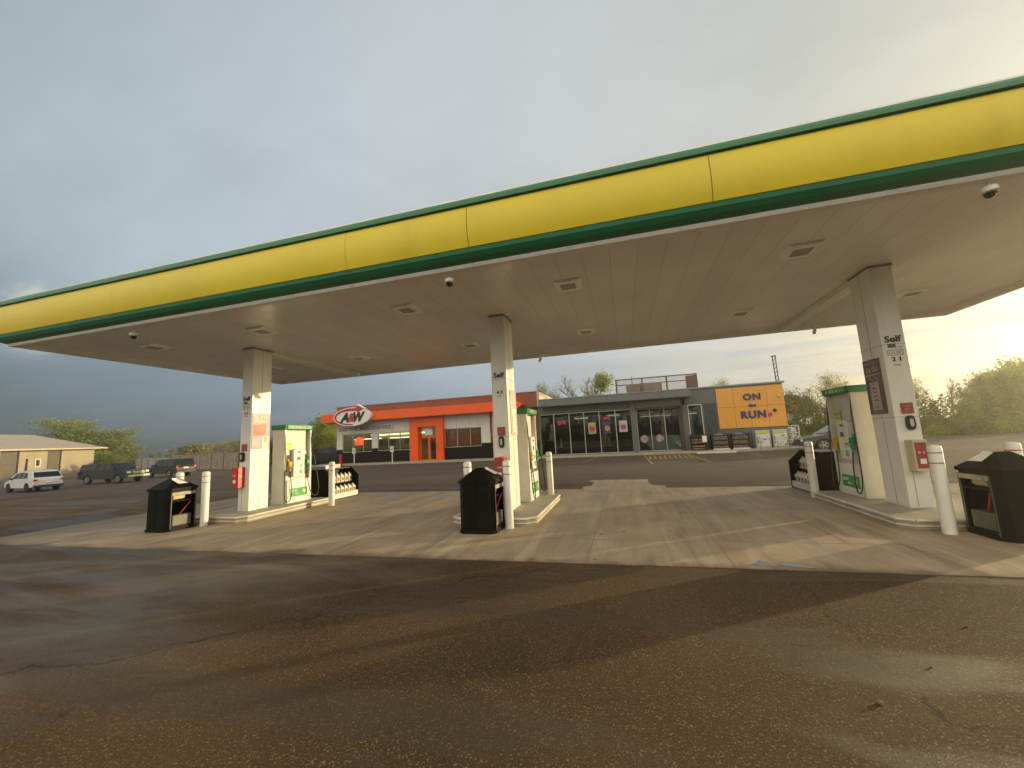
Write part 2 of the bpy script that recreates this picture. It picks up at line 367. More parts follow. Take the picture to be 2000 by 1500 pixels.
# asphalt
def asphalt(name, colA, colB):
    m, t, b = newmat(name)
    v = tvec(t); sx = t.nodes.new('ShaderNodeSeparateXYZ'); t.links.new(v, sx.inputs[0])
    big = node_noise(t, tvec(t, (.13, .42, 1), (0, 0, R(-50))), 1.0, 5, .5, 1.1)
    med = node_noise(t, tvec(t, (.30, 1.5, 1), (0, 0, R(-40))), 1.0, 6, .55, .9)
    pat = node_noise(t, v, .35, 5, .55, .3)
    g1 = node_noise(t, v, 95, 4, .75); g2 = node_noise(t, v, 38, 3, .6)
    vo = t.nodes.new('ShaderNodeTexVoronoi'); vo.inputs['Scale'].default_value = 125; t.links.new(v, vo.inputs['Vector'])
    agg = t.nodes.new('ShaderNodeSeparateColor'); t.links.new(vo.outputs['Color'], agg.inputs[0])
    wet = tmap(t, big, .49, .60); trk = tmap(t, med, .51, .62)
    ww = tmath(t, 'MAXIMUM', wet, tmath(t, 'MULTIPLY', trk, .7))
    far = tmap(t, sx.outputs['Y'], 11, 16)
    ww = tmath(t, 'MULTIPLY', ww, tmap(t, sx.outputs['Y'], 11, 16, 1, .4))
    # a smoother, paler area on the left of the apron
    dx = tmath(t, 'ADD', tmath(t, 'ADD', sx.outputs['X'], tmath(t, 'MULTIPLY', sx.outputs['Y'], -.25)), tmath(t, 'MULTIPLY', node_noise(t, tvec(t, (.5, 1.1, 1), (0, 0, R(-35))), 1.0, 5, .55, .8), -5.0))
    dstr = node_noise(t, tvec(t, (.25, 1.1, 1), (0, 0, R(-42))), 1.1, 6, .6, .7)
    pale_area = tmath(t, 'MULTIPLY', tmath(t, 'MULTIPLY', tmap(t, dx, -5.6, -8.8), tmap(t, dstr, .36, .60, .25, 1)), tmap(t, sx.outputs['Y'], 5.6, 6.5, 1, 0))
    c = tmix(t, tmap(t, pat, .3, .7), colA, colB)
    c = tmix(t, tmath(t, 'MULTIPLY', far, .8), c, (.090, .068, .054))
    gr = tmath(t, 'MULTIPLY', tmap(t, g1, .32, .70, .35, 1.85, False), tmap(t, agg.outputs[0], 0, 1, .75, 1.3, False))
    cs = t.nodes.new('ShaderNodeCombineXYZ'); [t.links.new(gr, cs.inputs[i]) for i in range(3)]
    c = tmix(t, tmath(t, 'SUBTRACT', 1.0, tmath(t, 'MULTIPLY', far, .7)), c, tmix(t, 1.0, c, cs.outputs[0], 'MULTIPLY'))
    spk = tmap(t, agg.outputs[1], .90, .985)
    c = tmix(t, tmath(t, 'MULTIPLY', spk, .8), c, (.24, .17, .09))  # pale aggregate specks, their colour brightened to stand for glints
    c = tmix(t, tmath(t, 'MULTIPLY', ww, .5), c, (.014, .009, .005))
    c = tmix(t, tmath(t, 'MULTIPLY', pale_area, .7), c, tmix(t, tmap(t, g1, .3, .7), (.065, .06, .052), (.155, .142, .122)))
    v2 = t.nodes.new('ShaderNodeTexVoronoi'); v2.feature = 'DISTANCE_TO_EDGE'; v2.inputs['Scale'].default_value = .11
    wv = t.nodes.new('ShaderNodeTexNoise'); wv.inputs['Scale'].default_value = 1.3; wv.inputs['Detail'].default_value = 6; t.links.new(v, wv.inputs['Vector'])
    va = t.nodes.new('ShaderNodeVectorMath'); va.operation = 'MULTIPLY_ADD'; t.links.new(wv.outputs['Color'], va.inputs[0]); va.inputs[1].default_value = (1.1, 1.1, 0); t.links.new(v, va.inputs[2]); t.links.new(va.outputs[0], v2.inputs['Vector'])
    crk = tmap(t, v2.outputs['Distance'], .0018, .0004)
    c = tmix(t, tmath(t, 'MULTIPLY', crk, .6), c, (.006, .005, .004))
    # old oil drips
    od = node_noise(t, v, 2.3, 3, .5); c = tmix(t, tmap(t, od, .735, .77, 0, .6), c, (.010, .008, .006))
    t.links.new(c, b.inputs['Base Color'])
    smooth_ = tmath(t, 'MAXIMUM', ww, pale_area)
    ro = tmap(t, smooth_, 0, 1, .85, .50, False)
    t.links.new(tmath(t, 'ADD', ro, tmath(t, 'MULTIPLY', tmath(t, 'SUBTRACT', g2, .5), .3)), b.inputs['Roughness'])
    b.inputs['Specular IOR Level'].default_value = .3
    t.links.new(tmap(t, smooth_, 0, 1, .22, .42, False), b.inputs['Specular IOR Level'])
    hh = tmath(t, 'ADD', tmath(t, 'MULTIPLY', g1, 1.0), tmath(t, 'MULTIPLY', vo.outputs['Distance'], -.35))
    bn_ = tbump(t, hh, .8, .009, b); t.links.new(tmap(t, smooth_, 0, 1, 1.0, .78, False), bn_.inputs['Strength'])
    return m
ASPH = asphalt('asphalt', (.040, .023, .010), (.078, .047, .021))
# concrete slab
CONC, t, b = newmat('slab_concrete')
v = tvec(t)
n = node_noise(t, v, 1.1, 8, .6); stre = node_noise(t, tvec(t, (1.6, .16, 1), (0, 0, R(-14))), 2.2, 7, .62, .4)
tyre = node_noise(t, tvec(t, (1.1, .10, 1), (0, 0, R(22))), 1.5, 5, .55, .7)
c = tmix(t, tmap(t, n, .3, .7), (.26, .195, .128), (.36, .28, .19))
c = tmix(t, tmap(t, stre, .50, .68, 0, .55), c, (.45, .39, .30))
c = tmix(t, tmap(t, stre, .48, .30, 0, .6), c, (.15, .12, .09))
c = tmix(t, tmap(t, tyre, .55, .70, 0, .6), c, (.10, .08, .058))
ty2 = node_noise(t, tvec(t, (2.6, .12, 1), (0, 0, R(-30))), 1.3, 6, .6, .5)
c = tmix(t, tmap(t, ty2, .60, .72, 0, .45), c, (.085, .068, .05))
sp = node_noise(t, v, 4.5, 3, .5); c = tmix(t, tmap(t, sp, .70, .74, 0, .85), c, (.05, .04, .032))
gr = node_noise(t, v, 70, 3, .6); c = tmix(t, tmap(t, gr, .35, .75, 0, .25), c, (.2, .17, .13))
sy = t.nodes.new('ShaderNodeSeparateXYZ'); t.links.new(v, sy.inputs[0])
ee = tmath(t, 'ADD', sy.outputs['Y'], tmath(t, 'MULTIPLY', node_noise(t, tvec(t, (1, .5, 1)), 1.6, 7, .65), -1.1))
c = tmix(t, tmap(t, ee, 4.95, 4.65, 0, .8), c, (.075, .052, .034))
lf_ = tmath(t, 'ADD', sy.outputs['X'], tmath(t, 'MULTIPLY', node_noise(t, v, .8, 5, .6), -2.2))
c = tmix(t, tmap(t, lf_, -11.6, -14.4, 0, .7), c, (.09, .065, .045))
t.links.new(c, b.inputs['Base Color']); t.links.new(tmap(t, tyre, .5, .7, .72, .45), b.inputs['Roughness'])
tbump(t, gr, .25, .004, b)
# grass / verge
GRASS = mat('verge_grass', (.085, .085, .028), .9, var=.45, scale=.25, bump=.6, bscale=8, dirt=((.15, .11, .06), .8))
DIRT = mat('dirt_verge', (.15, .11, .075), .95, var=.3, scale=.5, bump=.5, bscale=10)
LEAFS = {
 'fresh': mat('leaf_fresh', (.27, .30, .03), .6, var=.35, scale=.8),
 'olive': mat('leaf_olive', (.21, .20, .04), .65, var=.4, scale=.6),
 'dark': mat('leaf_dark', (.08, .11, .015), .65, var=.4, scale=.6),
 'bud': mat('leaf_bud', (.33, .29, .10), .7, var=.35, scale=.8),
}
for k in LEAFS.values():
    b = k.node_tree.nodes['Principled BSDF']; tr = k.node_tree.nodes.new('ShaderNodeBsdfTranslucent')
    src = b.inputs['Base Color'].links[0].from_socket; k.node_tree.links.new(src, tr.inputs[0])
    mxs = k.node_tree.nodes.new('ShaderNodeMixShader'); mxs.inputs[0].default_value = .5
    o = k.node_tree.nodes['Material Output']; k.node_tree.links.new(b.outputs[0], mxs.inputs[1]); k.node_tree.links.new(tr.outputs[0], mxs.inputs[2]); k.node_tree.links.new(mxs.outputs[0], o.inputs[0])
BARK = mat('bark', (.13, .10, .075), .9, var=.3, scale=2)

# ------------------------------------------------------------------ ground
def zg(x, y=0):
    k = min(1, max(0, (-26-x)/17)); k = k*k*(3-2*k); return -.7*k
def sheet(name, x0, x1, y0, y1, dz, m, nx=40, ny=20, edge=None):
    mb = MB()
    for j in range(ny+1):
        for i in range(nx+1):
            x = x0+(x1-x0)*i/nx; y = y0+(y1-y0)*j/ny
            if edge: x, y = edge(x, y, i/nx, j/ny)
            mb.v.append((x, y, zg(x, y)+dz))
    for j in range(ny):
        for i in range(nx):
            a = j*(nx+1)+i; mb.f.append((a, a+1, a+nx+2, a+nx+1)); mb.m.append(0)
    return tag(mb.build(name, m, recalc=False), kind='structure')
gm = MB(); xs = [-500, -300, -150] + list(range(-110, -10, 4)) + [0, 60, 150, 300, 500]; ys = [-300, -150, -40, 0, 20, 45, 80, 150, 300, 600]
for y in ys:
    for x in xs: gm.v.append((x, y, zg(x)-.02))
for j in range(len(ys)-1):
    for i in range(len(xs)-1):
        a = j*len(xs)+i; gm.f.append((a, a+1, a+len(xs)+1, a+len(xs))); gm.m.append(0)
tag(gm.build('ground', GRASS, recalc=False), kind='structure')
def lot_edge(x, y, u, vv):
    if vv > .999: y += 1.2*math.sin(x*.21)+.7*math.sin(x*.57)
    return x, y
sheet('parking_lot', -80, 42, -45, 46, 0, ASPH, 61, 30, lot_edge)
sheet('dirt_path', -96, -78, 20, 62, .012, DIRT, 6, 10)
# forecourt slab and its joints
SX0, SX1, SY0, SY1 = -13.4, 9.6, 5.28, 12.25
mb = MB(); pts = [(SX0, SY0), (SX1, SY0), (SX1, SY1-.1), (SX0, SY1)]
mb.prism(pts, 'z', -.3, .006); tag(mb.build('concrete_slab', CONC), kind='structure')
mb = MB(); mb.prism([(-1.35, 12.0), (1.0, 12.0), (.98, 12.75), (.66, 12.85), (.60, 13.3), (.55, 13.6), (.62, 14.42), (.1, 14.38), (-.1, 14.5), (-1.25, 14.46), (-1.32, 14.1), (-1.12, 13.9), (-1.15, 12.95), (-1.4, 12.8)], 'z', -.1, .0045); tag(mb.build('concrete_patch', CONC), kind='structure')
WATER, t, b = newmat('puddle_water'); b.inputs['Base Color'].default_value = (.03, .025, .02, 1); b.inputs['Roughness'].default_value = .03
def puddle(pts): 
    mb = MB(); n = len(pts); cx_ = sum(p[0] for p in pts)/n; cy_ = sum(p[1] for p in pts)/n; vs = []
    for k in range(n*6):
        a, b_, c_, d_ = [pts[(k//6+q) % n] for q in (-1, 0, 1, 2)]; u = (k % 6)/6
        vs.append(tuple(.5*(2*b_[q]+(-a[q]+c_[q])*u+(2*a[q]-5*b_[q]+4*c_[q]-d_[q])*u*u+(-a[q]+3*b_[q]-3*c_[q]+d_[q])*u**3) for q in (0, 1))+(.0088,))
    mb.add(vs, [tuple(range(len(vs)))]); tag(mb.build('puddle', WATER, recalc=False), kind='structure')
puddle([(1.27, 5.40), (1.36, 5.52), (1.42, 5.60), (1.50, 5.47), (1.55, 5.38)]); puddle([(1.58, 5.42), (1.66, 5.58), (1.82, 5.46), (1.9, 5.36)])
jm = MB()
for y in (6.45, 9.3): jm.box(SX0+.02, SX1-.02, y-.005, y+.005, 0, .0075)
for x in (-11.2, -5.9, -.6, 1.1, 6.4): jm.box(x-.005, x+.005, SY0+.02, SY1-.02, 0, .0079)
tag(jm.build('slab_joints', mat('joint_sealant', (.20, .165, .125), .8)), kind='structure')
# sidewalk in front of the buildings
mb = MB(); mb.box(-26.2, 11.3, 28.9, 30.6, -.2, .12)
sw = mb.build('sidewalk', KERB, bevel=.02); tag(sw, kind='structure')
# painted yellow markings by the store entrance
YP = mat('yellow_road_paint', (.30, .19, .045), .8, var=.4, scale=2, dirt=((.06, .045, .03), .95))
mb = MB()
mb.box(1.1, 3.75, 27.55, 27.67, 0, .004); mb.box(1.1, 3.75, 24.3, 24.42, 0, .004)
for k in range(9):
    x = 1.2+k*.28; mb.add([(x, 24.5, .0042), (x+.13, 24.5, .0042), (x+.30, 27.5, .0042), (x+.17, 27.5, .0042)], [(0, 1, 2, 3)])
for x, x2 in ((1.1, 1.05), (3.7, 3.75)): mb.add([(x, 20.8, .0042), (x+.1, 20.8, .0042), (x2+.1, 28.8, .0042), (x2, 28.8, .0042)], [(0, 1, 2, 3)])
for x in (7.2, 9.8, -2.0, -5.0, -8.2): mb.add([(x-.5, 23.5, .0042), (x-.42, 23.5, .0042), (x+.1, 28.6, .0042), (x, 28.6, .0042)], [(0, 1, 2, 3)])
tag(mb.build('road_markings', YP, recalc=False), kind='structure')

# ------------------------------------------------------------------ canopy
CX0, CX1, CY0, CY1 = -13.0, 8.25, 5.42, 12.75
canopy = thing('fuel_station_canopy', 'long flat fuel canopy with curved yellow and green fascia on three white columns', 'canopy')
def sweep(name, prof, m, seams=False, smooth=False):
    mb = MB(); n = len(prof)
    for o, z in prof:
        mb.v += [(CX0-o, CY0-o, z), (CX1+o, CY0-o, z), (CX1+o, CY1+o, z), (CX0-o, CY1+o, z)]
    for k in range(n-1):
        for i in range(4): mb.f.append((k*4+i, k*4+(i+1) % 4, (k+1)*4+(i+1) % 4, (k+1)*4+i)); mb.m.append(0)
    for i in range(4): mb.f.append((i, (i+1) % 4, (n-1)*4+(i+1) % 4, (n-1)*4+i)); mb.m.append(0)
    return mb.build(name, m, canopy, smooth=smooth)
sweep('fascia_trim', [(-.10, 4.29), (-.10, 4.18), (.03, 4.18), (.05, 4.215), (.05, 4.235), (-.05, 4.235)], WHITE)
g = [(.0, 4.237), (.07, 4.237), (.15, 4.275), (.20, 4.335), (.215, 4.398), (.10, 4.398)]
sweep('green_band', g, GREEN)
yc = []
for k in range(13):
    a = R(-68+k*136/12); yc.append((.225+.03*k/12+.045*(math.cos(a)-math.cos(R(68)))/(1-math.cos(R(68))), 4.400+.61*(k/12)))
sweep('yellow_band', [(.05, 4.400)]+yc+[(.05, 5.010)], YEL, smooth=True)
sweep('green_coping', [(.0, 5.012), (.25, 5.012), (.25, 5.03), (.29, 5.035), (.29, 5.085), (.25, 5.145), (.0, 5.145)], GREEN)
sweep('roof_cap', [(.0, 5.147), (.23, 5.147), (.23, 5.18), (.0, 5.18)], STEEL)
mb = MB(); mb.box(CX0+.05, CX1-.05, CY0+.05, CY1-.05, 5.05, 5.14); mb.build('roof_deck', GREYP, canopy)
mb = MB(); mb.add([(CX0-.04, CY0-.04, 4.285), (CX1+.04, CY0-.04, 4.285), (CX1+.04, CY1+.04, 4.285), (CX0-.04, CY1+.04, 4.285)], [(0, 3, 2, 1)])
mb.build('soffit', SOFF, canopy, recalc=False)
mb = MB()
for x in (-4.05, -1.97, 1.30, 4.6, 7.1):
    for k in range(12):
        (o0, z0), (o1, z1) = yc[k], yc[k+1]
        e = .0016 if x < -3 else .004
        mb.add([(x-e, CY0-o0-.003, z0), (x+e, CY0-o0-.003, z0), (x+e, CY0-o1-.003, z1), (x-e, CY0-o1-.003, z1)], [(0, 1, 2, 3)])
    for k in range(1, 4):
        (o0, z0), (o1, z1) = g[k], g[k+1]
        mb.add([(x-.004, CY0-o0-.003, z0), (x+.004, CY0-o0-.003, z0), (x+.004, CY0-o1-.003, z1), (x-.004, CY0-o1-.003, z1)], [(0, 1, 2, 3)])
mb.build('panel_joint', SEAM, canopy, recalc=False)
COLS = [(-9.29, 8.05, 8.62), (-2.50, 8.10, 8.72), (4.54, 8.22, 8.86)]
HW = .17
for i, (x, y0, y1) in enumerate(COLS):
    mb = MB(); mb.box(x-HW, x+HW, y0, y1, .1, 4.30)
    col = mb.build('column', COLW, canopy, bevel=.012)
    sm = MB(); zj = 2.86; ym = (y0+y1)/2; e = .0025
    for z in (zj, 1.62 if i != 1 else 1.64):
        sm.box(x-HW-e, x+HW+e, y0-e, y1+e, z-.003, z+.003)
    sm.box(x-HW-e, x+HW+e, ym-.004, ym+.004, .15, 4.27)
    sm.box(x-.06, x-.053, y0-e, y0+.01, .16, .9)
    sm.box(x-HW-.012, x+HW+.012, y0-.012, y1+.012, 4.25, 4.284)
    sm.build('panel_joint', SEAMG, col)
    s = text('lettering', 'Self', '-y', (x, y0-.003, 2.95), .24, .115, LETB, col, bold=.03)
    if i != 1:
        mk = MB(); rnd = random.Random(i)
        mk.box(x-.09, x+.02, y0-.004, y0, 2.80, 2.87); marks(mk, '-y', (x+.06, y0, 2.80), .09, .025, .004, rnd)
        for zz2 in (2.67, 2.755): mk.box(x-.11, x+.11, y0-.004, y0, zz2-.004, zz2+.004)
        for xx in (x-.11, x+.106): mk.box(xx, xx+.006, y0-.0042, y0, 2.67, 2.755)
        marks(mk, '-y', (x, y0, 2.712), .17, .045, .0035, rnd)
        mk.build('payment_marks', LETG, col)
    text('pump_numbers', ('4 5', '4 3', '2 1')[i], '-y', (x, y0-.003, (2.57, 2.58, 2.60)[i]), .13, .075, LETB, col, bold=.03)
    mk = MB(); rnd = random.Random(9+i); marks(mk, '-y', (x, y0, 2.50), .10, .03, .003, rnd, n=2); mk.build('small_mark', LETG, col)
    # dropped beam from the column to the rear fascia
    if i != 1:
        mb = MB(); mb.box(x-.15, x+.12, y1+.02, CY1-.11, 4.17, 4.283); mb.build('ceiling_beam', COLW, canopy, bevel=.006)

# ceiling lights
lf = thing('ceiling_light', 'square recessed canopy light, nearest the left end of the front row', 'ceiling light', (-10.95, 6.93, 4.285), 0, 'square lights in the canopy ceiling')
mb = MB(); mb.prism([(-.25, 0), (.25, 0), (.19, -.05), (-.19, -.05)], 'y', -.24, .24); mb.build('frame', mat('lamp_housing_white', (.92, .92, .90), .35, var=.02), lf, bevel=.012)
mb = MB(); mb.box(-.13, .13, -.13, .13, -.056, -.0505); mb.build('diffuser', mat('light_lens', (.50, .46, .40), .3), lf)
mb = MB()
for k in range(5): mb.box(-.13, .13, -.115+k*.05, -.105+k*.05, -.061, -.0565)
mb.build('louvre', GREYP, lf)
P1 = ['left of the leftmost column', 'right of the leftmost column', 'left of the middle column', 'right of the middle column', 'left of the right column', 'right of the right column']
LX = (-10.95, -7.62, -4.0, -.76, 2.87, 6.2)
for j, y in enumerate((6.93, 10.35)):
    for i, x in enumerate(LX):
        lab = 'square canopy light in the %s row, %s' % (('front', 'rear')[j], P1[i])
        if i == 0 and j == 0: lf['label'] = lab; continue
        dup(lf, (x, y, 4.285), 0, lab)
# dome cameras along the front, small cameras at the rear edge
cm = thing('dome_camera', 'white dome camera on a short stem near the canopy front, left one', 'security camera', (-9.5, 5.62, 4.285), 0, 'dome cameras along the canopy front')
mb = MB(); mb.cyl(0, 0, -.03, 0, .07); mb.cyl(0, 0, -.16, -.03, .016, 10); mb.build('stem', WHITE, cm)
mb = MB(); mb.lathe(0, 0, [(.02, -.15), (.07, -.165), (.075, -.22), (.05, -.235)]); mb.build('housing', WHITE, cm, smooth=True)
mb = MB(); mb.lathe(0, 0, [(.055, -.232), (.052, -.255), (.035, -.28), (.005, -.29)]); mb.build('dome', mat('smoked_dome', (.02, .02, .02), .1), cm, smooth=True)
dup(cm, (-2.45, 5.55, 4.285), 0, 'white dome camera hanging near the canopy front, left of the middle column')
dup(cm, (4.17, 5.5, 4.285), 0, 'dome camera hanging at the canopy front, far right')
rc = thing('bullet_camera', 'small white bullet camera hanging at the rear canopy edge, beside the ceiling beam', 'security camera', (-8.9, 12.0, 4.285), 0, 'small cameras at the rear canopy edge')
mb = MB(); mb.cyl(0, 0, -.16, 0, .02, 8); mb.box(-.12, .12, -.05, .05, -.02, 0); mb.build('bracket', WHITE, rc)
mb = MB(); mb.tube([(0, -.1, -.17), (0, .08, -.2)], .045, 12); mb.build('body', WHITE, rc)
dup(rc, (-2.45, 12.55, 4.24), .4, 'small dark camera under the rear canopy edge behind the middle column')
dup(rc, (5.2, 12.5, 4.24), -.3, 'small camera under the rear canopy edge beside the right column')

# ------------------------------------------------------------------ islands
ISL = [(-9.28, 'left'), (-2.52, 'middle'), (4.58, 'right')]
for i, (x, nm) in enumerate(ISL):
    it = thing('pump_island', 'raised concrete pump island with steel edge under the %s column' % nm, 'pump island', (x, 0, 0), 0, 'pump islands')
    h = .82; c = .16; y0, y1 = 7.3, 10.15
    pts = [(-h+c, y0), (h-c, y0), (h, y0+c), (h, y1), (-h, y1), (-h, y0+c)]
    mb = MB(); mb.prism(pts, 'z', 0, .145); mb.build('kerb_slab', KERB, it, bevel=.01)
    q = [(p[0]*1.015, y0-.012 if p[1] == y0 else (y1+.012 if p[1] == y1 else p[1])) for p in pts]
    mb = MB()
    loop = pts+[pts[0]]
    mb.tube([(p[0]*1.008, (p[1]-8.7)*1.004+8.7, .130) for p in loop], .024, 8); mb.tube([(p[0]*1.008, (p[1]-8.7)*1.004+8.7, .052) for p in loop], .013, 8)
    mb.build('steel_edge', KSTEEL, it)

# ------------------------------------------------------------------ bollards
b0 = thing('bollard', 'white bollard with two thin red bands', 'bollard', (4.15, 7.07, 0), 0, 'white bollards guarding the pump islands')
mb = MB(); mb.lathe(0, 0, [(.078, 0), (.078, 1.16), (.07, 1.185), (.045, 1.2), (.01, 1.205)], 24); mb.build('post', mat('bollard_white', (.72, .71, .67), .4, var=.06, dirt=((.35, .32, .27), .5)), b0, smooth=True)
for z in (.95, 1.09): MB().lathe(0, 0, [(.0785, z), (.081, z+.003), (.081, z+.012), (.0785, z+.015)], 24).build('red_band', PINK, b0, smooth=True)
b0['label'] = 'white bollard with red bands in front of the right column, beside the large bin'
for p, lab in [((5.02, 7.1, 0), 'white bollard behind the large right bin, cut by the picture edge'),
               ((-2.13, 7.13, 0), 'white red-banded bollard touching the right side of the middle bin'),
               ((-2.93, 7.2, 0), 'white bollard whose top shows behind the left of the middle bin'),
               ((-9.23, 7.05, 0), 'white bollard standing clear, right of the left bin'),
               ((-10.1, 7.1, 0), 'white bollard whose top shows behind the roof of the left bin'),
               ((-1.93, 10.26, 0), 'white bollard at the rear of the middle island, right of its pump'),
               ((-7.98, 9.62, 0), 'white bollard at the rear of the left island, before the jug rack'),
               ((3.82, 10.25, 0), 'white bollard at the rear of the right island, before the jug rack')]:
    dup(b0, p, random.Random(p[0]).random(), lab)

# ------------------------------------------------------------------ fuel dispensers
def make_pump():
    r = thing('fuel_dispenser', '', 'fuel pump', (0, 0, 0), 0, 'fuel pumps on the islands')
    hx, hy = .20, .46
    mb = MB(); mb.box(-hx, hx, -hy, hy, 0, .62); mb.build('base_cabinet', WHITE, r, bevel=.01)
    for s in (-1, 1): MB().box(-hx-.002, hx+.002, s*hy-.035, s*hy+.035, .0, 2.0).build('end_panel', OFFW, r, bevel=.008)
    mb = MB(); mb.box(-.10, .10, -hy+.04, hy-.04, .62, 2.0); mb.build('pump_housing', OFFW, r)
    mb = MB(); mb.prism([(-hx-.03, 2.0), (hx+.03, 2.0), (hx+.05, 2.13), (-hx-.05, 2.13)], 'y', -hy-.06, hy+.06); mb.build('topper', GREEN, r, bevel=.008)
    for s in (-1, 1):
        f = '+x' if s > 0 else '-x'; rnd = random.Random(4)
        def U(u): return s*u     # left-to-right on this face
        mb = MB(); face_box(mb, f, (s*(hx+.042), 0, 2.065), .86, .10, .008); tp = mb.build('topper_sign', GREENL, r)
        mk = MB(); marks(mk, f, (s*(hx+.051), U(-.16), 2.065), .34, .055, .004, rnd, n=7); mk.build('lettering', PAPER, tp)
        mk = MB(); marks(mk, f, (s*(hx+.051), U(.20), 2.065), .30, .05, .004, rnd, n=7); mk.build('yellow_lettering', LEMON, tp)
        # recessed dark bay beside the display, centre display head
        mb = MB(); face_box(mb, f, (s*.10, U(-.30), 1.02), .15, .56, .03); face_box(mb, f, (s*.10, U(.33), 1.02), .10, .56, .03); mb.build('nozzle_boot', DARK, r, bevel=.01)
        mb = MB()
        prof = []
        for k in range(9):
            a = math.pi*k/8; prof.append((.20*math.cos(a), 1.42+.05*math.sin(a)))
        poly = [(U(.02)+.20, .70), (U(.02)+.20, 1.42)]+[(U(.02)+p[0], p[1]) for p in prof[1:-1]]+[(U(.02)-.20, 1.42), (U(.02)-.20, .70)]
        x0, x1 = sorted((s*.10, s*.215))
        mb.prism(poly, 'x', x0, x1); dh = mb.build('display_head', WHITE, r, bevel=.012)
        mk = MB()
        face_box(mk, f, (s*.2155, U(.02), 1.37), .12, .045, .006)
        face_box(mk, f, (s*.2155, U(.0), 1.19), .13, .09, .006)
        for a in range(3):
            for c in range(3): face_box(mk, f, (s*.2155, U(.06+.03*c), 1.02-.03*a), .02, .018, .006)
        mk.build('screen', mat('pump_screen', (.16, .13, .12), .3, var=.3), dh)
        mk = MB(); face_box(mk, f, (s*.2155, U(-.10), .80), .06, .12, .006); mk.build('yellow_sticker', LEMON, dh)
        mk = MB(); face_box(mk, f, (s*.2155, U(.09), .82), .11, .11, .006); mk.build('green_sticker', mat('teal_sticker', (.12, .28, .24), .4, var=.5, scale=20), dh)
        mb = MB(); face_box(mb, f, (s*.10, U(-.28), 1.28), .12, .24, .02); face_box(mb, f, (s*.10, U(.34), 1.28), .12, .24, .02); mb.build('instruction_panel', PAPER, r)
        mb = MB(); face_box(mb, f, (s*.12, U(-.27), 1.56), .22, .22, .02); pl = mb.build('price_sign', LIME, r, bevel=.004)
        mk = MB(); face_box(mk, f, (s*.141, U(-.27), 1.60), .14, .05, .003); face_box(mk, f, (s*.141, U(-.27), 1.52), .16, .03, .003); mk.build('lettering', mat('price_green', (.25, .42, .06), .5), pl)
        # lower green badge with sunburst
        mb = MB(); face_box(mb, f, (s*hx, U(.03), .27), .62, .23, .006); bd = mb.build('badge', GREENL, r)
        mk = MB(); marks(mk, f, (s*(hx+.006), U(-.14), .31), .22, .07, .004, rnd, n=5); marks(mk, f, (s*(hx+.006), U(.0), .23), .16, .05, .004, rnd, n=4); mk.build('lettering', PAPER, bd)
        st = []
        for k in range(16):
            a = math.pi*k/8; rr = .075 if k % 2 == 0 else .035; st.append((U(.22)+rr*math.cos(a), .28+rr*math.sin(a)))
        x0, x1 = sorted((s*(hx+.0062), s*(hx+.011)))
        mk = MB(); mk.prism(st, 'x', x0, x1); mk.build('sunburst', LEMON, bd)
        # nozzles with hoses
        for (u, m, zt) in ((-.31, mat('nozzle_yellow', (.62, .36, .02), .4), 1.02), (.33, mat('nozzle_green', (.03, .26, .10), .4), 1.04)):
            y = U(u); nz = MB()
            nz.tube([(s*.14, y, zt+.16), (s*.20, y, zt+.06), (s*.22, y, zt-.02), (s*.215, y, zt-.16)], .030, 8)
            nz.tube([(s*.22, y, zt+.04), (s*.30, y, zt-.02), (s*.22, y, zt-.13)], .010, 6)
            nz.box(min(s*.17, s*.25), max(s*.17, s*.25), y-.04, y+.04, zt-.03, zt+.09)
            no = nz.build('nozzle', m, r, smooth=True)
        e = 1
        yl = U(-.31)
        hp = [(s*.22, yl, .86), (s*.24, yl+U(.03), .55), (s*.26, yl+U(.04), .28), (s*.28, yl-U(.04), .10), (s*.29, yl-U(.14), .06), (s*.28, yl-U(.22), .16), (s*.26, yl-U(.22), .45), (s*.24, yl-U(.19), .9), (s*.22, yl-U(.17), 1.4), (s*.19, yl-U(.17), 1.95)]
        hp2 = [(s*.22, -yl, .86), (s*.25, -yl+U(.0), .58), (s*.28, -yl+U(.05), .30), (s*.31, -yl+U(.15), .12), (s*.32, -yl+U(.28), .12), (s*.31, -yl+U(.36), .32), (s*.28, -yl+U(.32), .75), (s*.25, -yl+U(.24), 1.2), (s*.22, -yl+U(.17), 1.6), (s*.19, -yl+U(.155), 1.95)]
        for q in (hp, hp2):
            pts = []
            for k in range(len(q)-1):
                p0, p1, p2, p3 = [Vector(q[min(max(k+d, 0), len(q)-1)]) for d in (-1, 0, 1, 2)]
                for t_ in (0, .25, .5, .75):
                    pts.append(.5*((2*p1)+(-p0+p2)*t_+(2*p0-5*p1+4*p2-p3)*t_*t_+(-p0+3*p1-3*p2+p3)*t_**3))
            pts.append(Vector(q[-1])); MB().tube(pts, .011, 6).build('hose', RUB, r, smooth=True)
    return r
pump = make_pump()
pump.location = (-9.16, 9.44, .145); pump['label'] = 'white fuel pump with green topper behind the left column'
dup(pump, (-2.38, 9.58, .145), 0, 'white fuel pump with green topper behind the middle column')
dup(pump, (4.42, 9.63, .145), 0, 'fuel pump with hanging hose behind the right column')

